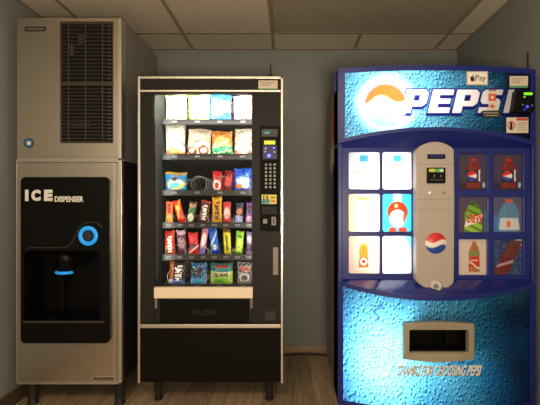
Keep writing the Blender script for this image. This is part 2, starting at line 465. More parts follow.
# black bezel with bay
bay = [(24, 320), (24, 256), (25.4, 252.2), (29, 251), (64, 251), (68, 249.5), (71, 246), (75, 239), (79, 235.5), (81, 238), (84, 246), (90, 250), (97, 250), (99, 252), (100, 256), (100, 320)]
bay = [(24, 320), (24, 255), (25.2, 252), (28, 251), (96, 251), (98.8, 252), (100, 255), (100, 320)]
plate('bezel', rrect(20.5, 109.6, 177, 343.4, 5), [bay], ZI-.022, .03, 'black_plastic', ice, bevel=.004)
bm = bmesh.new()   # bay lining: five faces
D = .20
def q(bm, *pts): return bm.faces.new([bm.verts.new(p) for p in pts])
x0, x1, z0, z1 = ix(23.2), ix(100.8), iz(321.5), iz(250.2)
bx(bm, x0, x1, ZI+D, ZI+D+.006, z0, z1)
bx(bm, x0-.006, x0, ZI-.0, ZI+D, z0, z1); bx(bm, x1, x1+.006, ZI-.0, ZI+D, z0, z1)
bx(bm, x0, x1, ZI-.0, ZI+D, z1, z1+.006); bx(bm, x0, x1, ZI-.0, ZI+D, z0-.006, z0)
obj('bay_lining', bm, 'black_plastic', ice)
# raised contour line around the ring
bm = bmesh.new()
pts = [(26, 250), (30, 247.6), (62, 247.6), (68, 246.6), (72, 242.6), (75.5, 235.5), (79, 228), (84, 223.4), (90, 222), (97, 223), (103, 228)]
tube(bm, [P(a, b, ZI-.0215) for a, b in pts], .004, 6); obj('moulding_line', bm, 'dark_button', ice, smooth=True)
# chute
bm = bmesh.new()
cyl(bm, P(66.5, 250, ZI+.09), P(66.5, 268, ZI+.09), .062, .050, 28); obj('chute', bm, 'black_plastic', ice, smooth=True)
bm = bmesh.new()
zc = P(66.5, 271, ZI+.09)
tube(bm, [(zc[0]+.050*math.cos(t), zc[1]+.050*math.sin(t), zc[2]-.004) for t in [math.radians(205+130*i/16) for i in range(17)]], .0085, 8)
obj('chute_light', bm, 'blue_bar', ice, smooth=True, label='blue glowing strip')
bm = bmesh.new(); pbx(bm, 60, 64, 276, 312, ZI+.15, ZI+.16); obj('lever', bm, 'black_plastic', ice)
# drip tray
bm = bmesh.new()
zt = iz(320)
for i in range(15):
    xx = ix(27)+(ix(97)-ix(27))*i/14; bx(bm, xx-.004, xx+.004, ZI-.01, ZI+D-.01, zt, zt+.006)
bx(bm, ix(25), ix(99), ZI-.01, ZI+.0, zt-.006, zt+.006); bx(bm, ix(25), ix(99), ZI+.09, ZI+.098, zt-.002, zt+.007)
obj('drip_grille', bm, 'black_plastic', ice)
box_obj('drip_tray_lip', 22.5, 104, 321.4, 323.2, ZI-.034, ZI-.018, 'vent_plastic', ice, bevel=.002)
# ring button
bm = bmesh.new(); r0, r1 = .037, .053; cx, cz = ix(90.3), iz(235.5); n = 36
for k in range(n):
    a0, a1 = 2*math.pi*k/n, 2*math.pi*(k+1)/n
ringpts = [(cx+.045*math.cos(2*math.pi*k/n), ZI-.026, cz+.045*math.sin(2*math.pi*k/n)) for k in range(n)]
rings = []
for k in range(n):
    a = 2*math.pi*k/n
    rings.append([bm.verts.new((cx+(.0425+.0115*math.cos(b))*math.cos(a), ZI-.024-.006*math.sin(b), cz+(.0425+.0115*math.cos(b))*math.sin(a))) for b in [2*math.pi*j/8 for j in range(8)]])
for k in range(n):
    A, B = rings[k], rings[(k+1) % n]
    for j in range(8): bm.faces.new((A[j], A[(j+1) % 8], B[(j+1) % 8], B[j]))
obj('ring_light', bm, 'blue_lit', ice, smooth=True, label='blue glowing ring')
bm = bmesh.new(); cyl(bm, (cx, ZI-.022, cz), (cx, ZI-.040, cz), .029, .018, 28); obj('push_button', bm, 'dark_button', ice, smooth=False, bevel=.003)
# lettering
for ch, xa_, xb_ in (('I', 25.0, 28.4), ('C', 31.2, 40.6), ('E', 44.0, 52.6)): text('lettering', ch, xa_, xb_, 189.7, 201.0, ZI-.0235, 'white_print', ice, bold=.07)
text('lettering', 'DISPENSER', 54.6, 83.4, 196.2, 202.0, ZI-.0235, 'white_print', ice, bold=.035)
box_obj('badge', 92.8, 114.2, 376.6, 380.8, ZI-.003, ZI+.001, 'trim_steel', ice)
box_obj('badge_face', 93.4, 113.6, 377.3, 380.1, ZI-.004, ZI-.002, 'dark_print', ice)
text('lettering', 'HOSHIZAKI', 94.4, 112.6, 377.9, 379.6, ZI-.0045, 'logo_silver', ice, bold=.01)
for (lx, ly) in ((27, ZI+.05), (116, ZI+.05), (27, ZIB-.06), (116, ZIB-.06)):
    bm = bmesh.new(); X = ix(lx); cyl(bm, (X, ly, iz(384)), (X, ly, .035), .028, .026, 20); cyl(bm, (X, ly, .035), (X, ly, 0), .019, .030, 20)
    obj('leg', bm, 'rubber', ice, smooth=False)
# upper unit
im = thing('ice_maker', (ix(69), 2.5, iz(160.2)), 'stainless steel ice maker with black louvred grille, stacked on top of the ice dispenser', 'ice maker')
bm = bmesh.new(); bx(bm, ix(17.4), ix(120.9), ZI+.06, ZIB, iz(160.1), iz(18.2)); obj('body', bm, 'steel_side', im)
plate('front_panel', rrect(17, 118.0, 18, 157.6, .6), [rrect(59.8, 113.4, 21.5, 143.2, .8)], ZI, .06, 'steel', im, bevel=.0012)
bm = bmesh.new(); pbx(bm, 118.0, 121.2, 17.8, 158.6, ZI-.002, ZI+.06); pbx(bm, 17, 118, 157.8, 160.0, ZI+.006, ZI+.06); obj('trim_frame', bm, 'trim_steel', im, bevel=.0012)
bm = bmesh.new(); bx(bm, ix(60), ix(113), ZI+.048, ZI+.058, iz(143), iz(22)); obj('grille_backing', bm, 'black_matte', im)
# dim machinery behind the louvres
bm = bmesh.new(); cyl(bm, P(72, 56, ZI+.040), P(72, 44, ZI+.040), .012, .012, 14); obj('fan_motor', bm, 'vent_edge', im)
bm = bmesh.new(); pbx(bm, 78, 84, 34, 44, ZI+.034, ZI+.047); obj('relay_box', bm, 'vent_edge', im)
bm = bmesh.new(); pbx(bm, 66, 90, 122, 126, ZI+.034, ZI+.047); obj('copper_pipe', bm, 'vent_edge', im)
for (ya, yb) in ((24.5, 80.5), (87.5, 141)):
    bm = bmesh.new()
    nl = int((yb-ya)/3.55)
    for i in range(nl+1):
        yy = ya+(yb-ya)*i/nl; z = iz(yy); t = .0016
        a = [(ix(61), ZI+.008, z-.006), (ix(112.4), ZI+.008, z-.006), (ix(112.4), ZI+.030, z+.005), (ix(61), ZI+.030, z+.005)]
        lo = [bm.verts.new(v) for v in a]; hi = [bm.verts.new((v[0], v[1], v[2]+t*2)) for v in a]
        bm.faces.new(lo[::-1]); bm.faces.new(hi)
        for k in range(4): bm.faces.new((lo[k], lo[(k+1) % 4], hi[(k+1) % 4], hi[k]))
    o = obj('louvre_panel', bm, 'vent_plastic', im)
    bm = bmesh.new()
    for xx in (68.5, 85.5, 102.5): pbx(bm, xx-.35, xx+.35, ya-2, yb+1, ZI+.004, ZI+.010)
    for i in range(nl):
        yy = ya+(yb-ya)*(i+.5)/nl
        pbx(bm, 107.6, 110.8, yy-.5, yy+.5, ZI+.004, ZI+.010)  # added pale tabs stand in for highlights on the louvre ends
    obj('louvre_bars_and_glints', bm, 'vent_edge', o)
bm = bmesh.new()
fr = .004
pbx(bm, 60.0, 61.3, 22, 143, ZI+fr, ZI+.05); pbx(bm, 111.9, 113.2, 22, 143, ZI+fr, ZI+.05)
pbx(bm, 61.3, 111.9, 22, 24, ZI+fr, ZI+.05); pbx(bm, 61.3, 111.9, 141.4, 143, ZI+fr, ZI+.05); pbx(bm, 61.3, 111.9, 81.3, 85.6, ZI+fr, ZI+.05)
obj('grille_frame', bm, 'vent_plastic', im, bevel=.0015)
box_obj('nameplate', 24.8, 45.4, 26.6, 31.0, ZI-.003, ZI+.001, 'dark_print', im)
text('lettering', 'HOSHIZAKI', 26.3, 44.0, 27.7, 30.0, ZI-.0035, 'logo_silver', im, bold=.02)
bm = bmesh.new(); cyl(bm, (ix(28.8), ZI, iz(143)), (ix(28.8), ZI-.004, iz(143)), .0265, .025, 28); obj('logo_disc', bm, 'logo_blue', im)
bm = bmesh.new(); cyl(bm, (ix(28.8), ZI-.003, iz(143)), (ix(28.8), ZI-.0035, iz(143)), .0275, .0275, 28); o = obj('logo_rim', bm, 'dark_print', im)
plate('logo_mark', [(27.2, 145.0), (26.9, 142.2), (28, 140.6), (29.2, 142.6), (29.9, 141.0), (30.9, 141.8), (30.2, 145.2), (29.4, 145.4), (28.5, 143.2), (28.2, 145.2)], [], ZI-.0045, .001, 'white_print', im)

# ================================================================== SNACK VENDING MACHINE
ZS = 2.23; ZSB = 2.90
def sx(px): return WX(px, ZS)
def sz(py): return WZ(py, ZS)
vm = thing('snack_vending_machine', (sx(210.5), 2.55, 0), 'black snack vending machine with silver trim and lit glass front, beside the ice dispenser', 'vending machine')
bm = bmesh.new()
bx(bm, sx(139), sx(139)+.02, ZS+.03, ZSB, sz(382), sz(77)); bx(bm, sx(282.6)-.02, sx(282.6), ZS+.03, ZSB, sz(382), sz(77))
bx(bm, sx(139)+.02, sx(282.6)-.02, ZS+.03, ZSB, sz(78.4), sz(77)); bx(bm, sx(139)+.02, sx(282.6)-.02, ZS+.03, ZSB, sz(382), sz(325))
bx(bm, sx(139)+.02, sx(282.6)-.02, ZSB-.02, ZSB, sz(325), sz(78.4))
obj('cabinet', bm, 'cab_side', vm)
# lining of the display space
xl, xr = sx(153.2), sx(253.3)
bm = bmesh.new()
bx(bm, xl-.012, xl, ZS+.032, ZSB-.03, sz(324), sz(79.4)); bx(bm, xr, xr+.012, ZS+.032, ZSB-.03, sz(324), sz(79.4))
bx(bm, xl, xr, ZSB-.032, ZSB-.022, sz(324), sz(79.4)); bx(bm, xl-.012, xr+.012, ZS+.032, ZSB-.03, sz(79.4), sz(78.6))
obj('lining', bm, 'cab_inside', vm)
# door
plate('door', [(140.2, 92), (140.2, 324.2), (280.6, 324.2), (280.6, 92)], [[(153.8, 93.6), (153.8, 323), (252.8, 323), (252.8, 93.6)]], ZS, .03, 'door_grey', vm)
bm = bmesh.new()
pbx(bm, 137.6, 140.0, 76, 383.5, ZS-.006, ZS+.03); pbx(bm, 280.8, 283.2, 78, 383.5, ZS-.006, ZS+.03)
pbx(bm, 140.0, 280.8, 76.2, 78.6, ZS-.006, ZS+.03); pbx(bm, 140.0, 280.8, 89.8, 91.8, ZS-.005, ZS+.03)
pbx(bm, 140.0, 280.8, 324.6, 328.2, ZS-.006, ZS+.03)
obj('silver_trim', bm, 'trim_steel', vm, bevel=.002)
box_obj('header_panel', 140.2, 280.6, 78.8, 89.6, ZS, ZS+.03, 'door_grey', vm)
box_obj('kick_panel', 140.2, 280.6, 328.4, 382, ZS-.002, ZS+.03, 'kick_black', vm, bevel=.002)
# glass
bm = bmesh.new(); vs = [bm.verts.new(P(a, b, ZS+.018)) for a, b in ((153.6, 93.4), (253, 93.4), (253, 288), (153.6, 288))]; bm.faces.new(vs); obj('display_glass', bm, 'glass', vm)
bm = bmesh.new(); pbx(bm, 153.8, 155.0, 93.6, 288, ZS+.012, ZS+.02); pbx(bm, 251.8, 252.8, 93.6, 288, ZS+.012, ZS+.02); pbx(bm, 155.0, 251.8, 93.6, 94.4, ZS+.012, ZS+.02)
obj('glass_gasket', bm, 'rubber', vm)
# delivery area
box_obj('cream_strip', 153.9, 252.7, 287.6, 298.4, ZS-.008, ZS+.02, 'beige_strip', vm, bevel=.002)
bm = bmesh.new(); pbx(bm, 153.9, 252.7, 298.4, 323, ZS+.014, ZS+.026); obj('delivery_recess', bm, 'black_matte', vm)
fl = box_obj('delivery_flap', 160, 248.6, 300.5, 322.4, ZS-.002, ZS+.012, 'kick_black', vm, bevel=.003)
bm = bmesh.new()
for a, b in ((164, 304), (164, 319)): pass
plate('flap_rib', rrect(163, 245.6, 303, 320, 2), [rrect(164, 244.6, 304, 319, 1.6)], ZS-.004, .004, 'kick_black', fl)
text('lettering', 'PUSH', 193, 215.5, 309.6, 315.4, ZS-.0045, 'door_grey', fl, bold=.04)
for a in (154.6, 250.2): box_obj('flap_bracket', a, a+2.4, 298.6, 308.5, ZS-.006, ZS+.01, 'silver', vm, bevel=.001)
# keypad column
plate('control_panel', rrect(260, 279.6, 126, 231, 1.5), [], ZS-.010, .010, 'acceptor_black', vm, bevel=.002)
plate('control_display', rrect(261.6, 277.6, 129, 136.6, 1), [], ZS-.014, .006, 'dark_button', vm)
text('display_digits', '1:00', 264.2, 269.4, 131.4, 134, ZS-.0150, 'cyan_screen', vm, bold=.02)
cr = plate('card_reader', rrect(261.4, 277.8, 138, 160.6, 2), [], ZS-.022, .014, 'black_plastic', vm, bevel=.002)
box_obj('card_screen', 264.2, 275.2, 140.6, 144.4, ZS-.0235, ZS-.021, 'yellow_screen', cr)
box_obj('card_face', 263, 277, 145.6, 158.8, ZS-.0228, ZS-.0215, 'blue_screen', cr)
for a, b, mm in ((265.6, 148.4, 'red_led'), (273.8, 148, 'blue_led'), (269.0, 155.6, 'blue_led'), (265.2, 151.6, 'button'), (274.4, 152, 'button')):
    bm = bmesh.new(); cyl(bm, P(a, b, ZS-.0225), P(a, b, ZS-.025), .0055 if a != 269 else .012, .005 if a != 269 else .010, 14); obj('card_button', bm, mm, cr)
for i in range(7):
    for j in range(3):
        bm = bmesh.new(); pbx(bm, 265.0+j*4.3, 267.1+j*4.3, 163.6+i*3.75, 165.6+i*3.75, ZS-.014, ZS-.009); obj('keypad_button', bm, 'button', vm)
def art_yellow(U, V):
    a = full(U, (225, 205, 60)); a = put(a, rec(U, V, .0, .55, .0, .5), (60, 160, 150)); a = put(a, rec(U, V, .1, .2, .1, .9), (40, 50, 50))
    a = put(a, rec(U, V, .3, .42, .3, .9), (60, 70, 40)); a = put(a, rec(U, V, .6, .9, .6, .75), (70, 100, 60)); return put(a, rec(U, V, .6, .9, .2, .4), (200, 90, 40))
sheet_obj('instruction_sticker', lambda u, v: P(261.6+15*u, 204-9.4*v, ZS-.0108), art_yellow, 24, 16, 'yellow_sticker', vm)
bm = bmesh.new(); pbx(bm, 262, 277, 206.5, 214.5, ZS-.018, ZS-.01); pbx(bm, 263.5, 275.5, 209.6, 210.8, ZS-.0195, ZS-.0175); obj('bill_slot', bm, 'black_matte', vm, bevel=.001)
box_obj('coin_button', 263.0, 267.2, 219.0, 223.6, ZS-.016, ZS-.009, 'silver', vm, bevel=.001)
cs = box_obj('coin_plate', 271.4, 276.0, 216.8, 225.4, ZS-.014, ZS-.009, 'silver', vm, bevel=.001)
box_obj('coin_slot', 273.2, 274.2, 218.4, 223.8, ZS-.0148, ZS-.0135, 'black_matte', cs)
hd = plate('handle', rrect(272.8, 278.4, 247.2, 275.2, 1), [], ZS-.012, .012, 'silver', vm, bevel=.003)
bm = bmesh.new(); cyl(bm, P(275.6, 269.4, ZS-.012), P(275.6, 269.4, ZS-.016), .006, .006, 14); obj('door_lock', bm, 'silver', hd)
plate('coin_return', rrect(262, 277.6, 306, 322.4, 1), [rrect(265, 275.6, 311.5, 321, .8)], ZS-.010, .012, 'door_grey', vm, bevel=.001)
box_obj('coin_return_flap', 265, 275.6, 311.5, 321, ZS-.004, ZS-.001, 'dark_button', vm)
# top-right notice
def art_notice(U, V):
    a = full(U, (214, 202, 182)); a = put(a, rec(U, V, -.1, 1.1, -.1, .18), (90, 150, 110))
    for k in range(3): a = put(a, rec(U, V, .12, .85-.15*k, .78-.17*k, .84-.17*k, .02), (150, 130, 110))
    return a
sheet_obj('notice_label', lambda u, v: P(258.4+19.2*u, 90.2-9.8*v, ZS-.0068), art_notice, 40, 24, 'paper', vm)
bm = bmesh.new(); cyl(bm, P(270.6, 77, ZS+.1), P(270.6, 63.5, ZS+.1), .004, .0032, 10); cyl(bm, P(270.6, 77, ZS+.1), P(270.6, 74.6, ZS+.1), .008, .008, 10); obj('antenna', bm, 'rubber', vm)
for lx, ly in ((154.5, ZS+.07), (268.5, ZS+.07), (154.5, ZSB-.08), (268.5, ZSB-.08)):
    bm = bmesh.new(); X = sx(lx); cyl(bm, (X, ly, sz(382)), (X, ly, .012), .028, .018, 18); cyl(bm, (X, ly, .012), (X, ly, 0), .024, .024, 18); obj('leg', bm, 'rubber', vm)

# ---- trays, coils, tags
ZR = 2.385
rows = [(119.2, 124.6, 4), (153.8, 159.6, 4), (190.0, 195.4, 4), (222.4, 228.0, 8), (254.4, 260.0, 8), (284.0, 288.6, 4)]
tray_z = []
def helix(bm, cx, cy, cz, r, turns, pitch, wr, hand=1, ph=-90):
    n = int(turns*18); pts = []
    for i in range(n+1):
        a = math.radians(ph)+hand*2*math.pi*i/18
        pts.append((cx+r*math.cos(a), cy+pitch*i/18, cz+r*math.sin(a)))
    tube(bm, pts, wr, 5)
for ri, (ya, yb, ns) in enumerate(rows):
    zt = WZ((ya+yb)/2+.3, ZR); tray_z.append(zt)
    bm = bmesh.new(); bx(bm, xl+.004, xr-.004, ZR+.003, ZSB-.05, zt-.006, zt)
    nd = ns
    for k in range(nd+1):
        xx = xl+.006+(xr-xl-.012)*k/nd
        bx(bm, xx-.001, xx+.001, ZR+.02, ZSB-.05, zt, zt+.018)
    tr = obj('tray', bm, 'tray', vm)
    bm = bmesh.new(); bx(bm, xl+.004, xr-.004, ZR-.002, ZR+.003, WZ(yb, ZR), WZ(ya, ZR)); bx(bm, xl+.004, xr-.004, ZR-.008, ZR-.002, WZ(yb, ZR), WZ(yb, ZR)+.003); bx(bm, xl+.004, xr-.004, ZR-.006, ZR-.002, WZ(ya, ZR)-.002, WZ(ya, ZR))
    obj('tray_rail', bm, 'rail', tr)
    sw = (xr-xl-.012)/ns
    zm = WZ((ya+yb)/2, ZR)
    for k in range(ns):
        cx_ = xl+.006+sw*(k+.5)
        bm = bmesh.new(); bx(bm, cx_-.013, cx_+.013, ZR-.0045, ZR-.002, zm-.0055, zm+.0055); obj('price_tag', bm, 'tag', tr)
        bm = bmesh.new(); bx(bm, cx_-.009, cx_-.003, ZR-.0052, ZR-.0042, zm-.004, zm+.004); bx(bm, cx_, cx_+.004, ZR-.0052, ZR-.0042, zm-.004, zm+.004); bx(bm, cx_+.006, cx_+.010, ZR-.0052, ZR-.0042, zm-.004, zm+.004); obj('tag_digits', bm, 'dark_print', tr)
        if ri == 0: r = .050
        elif ns == 4: r = .050
        else: r = .027
        bm = bmesh.new(); helix(bm, cx_, ZR+.018, zt+r+.004, r, 6, .062, .0021 if ns == 4 else .0017, 1 if k % 2 else -1, ph=(-60 if k % 2 else -120))
        obj('spiral_coil', bm, 'wire', vm, smooth=True)

# ---- snacks
def wrap(kind, w, h, t, seed, artf, name):
    """sealed wrapper: pillow body with crimped flat ends; origin at bottom centre"""
    rnd = random.Random(seed)
    nx, ny = (26, 34) if kind == 'bag' else (16, 34)
    ph = [rnd.uniform(0, 6.28) for _ in range(8)]
    def pos(u, v, side):
        e = .055 if kind == 'bag' else .07
        vb = min(max((v-e)/(1-2*e), 0), 1)
        bul = (max(0, 1-abs(2*vb-1)**3.2))**.6
        edge = (max(0, 1-abs(2*u-1)**2.4))**.55
        pinch = 1-.07*bul*(.6+.4*math.sin(3*v+ph[0])) if kind == 'bag' else 1-.05*bul
        x = (u-.5)*w*pinch
        wr = .10*math.sin(9*u+5*v+ph[1])+.08*math.sin(17*v-7*u+ph[2])+.06*math.sin(25*u+3*v+ph[3])
        y = side*(.5*t*bul*edge*(1+wr)) + side*.0006
        if vb in (0, 1): y += .0018*math.sin(u*w*700)
        z = v*h + .003*math.sin(6*u+ph[4])*(1 if v > .5 else 0)
        return (x, y, max(z, 0))
    bm = bmesh.new(); U = []; V = []; fr = {}; bk = {}
    for j in range(ny+1):
        for i in range(nx+1):
            fr[i, j] = bm.verts.new(pos(i/nx, j/ny, -1)); U.append(i/nx); V.append(j/ny)
    for j in range(ny+1):
        for i in range(nx+1):
            if i in (0, nx) or j in (0, ny): bk[i, j] = fr[i, j]
            else:
                bk[i, j] = bm.verts.new(pos(i/nx, j/ny, 1)); U.append(i/nx); V.append(j/ny)
    for j in range(ny):
        for i in range(nx):
            bm.faces.new((fr[i, j], fr[i+1, j], fr[i+1, j+1], fr[i, j+1]))
            try: bm.faces.new((bk[i, j], bk[i, j+1], bk[i+1, j+1], bk[i+1, j]))
            except ValueError: pass
    o = obj(name, bm, 'pack', None, smooth=True)
    paint(o.data, artf(np.array(U), np.array(V)))
    return o, pos

def A(bg, *ops):
    def f(U, V):
        a = full(U, bg)
        for op in ops:
            k = op[0]
            if k == 'r': a = put(a, rec(U, V, op[1], op[2], op[3], op[4], .03), op[5])
            elif k == 'e': a = put(a, ell(U, V, op[1], op[2], op[3], op[4], .12), op[5])
            elif k == 'd': a = put(a, sm(op[2]-np.abs(V-.5-op[1]*(U-.5)-op[4]), .04), op[3])     # slanted band: slope, half-width, colour, offset
            elif k == 's':                                                                     # speckle / graphics
                n = np.sin(U*op[1]+3*np.sin(V*op[2]))*np.sin(V*op[2]+2*np.sin(U*op[1]*.7)); a = put(a, sm(n-op[4], .2), op[3])
            elif k == 'b':                                                                     # burst
                r = np.hypot((U-op[1])*1.0, (V-op[2])*1.2); t = np.arctan2(V-op[2], U-op[1]); a = put(a, sm(op[3]*(1+.22*np.sin(9*t))-r, .06), op[4])
        return a
    return f
W_ = (245, 243, 235); BK = (25, 22, 22)
ROW = ['top shelf', 'second shelf', 'third shelf', 'fourth shelf', 'fifth shelf', 'bottom shelf']
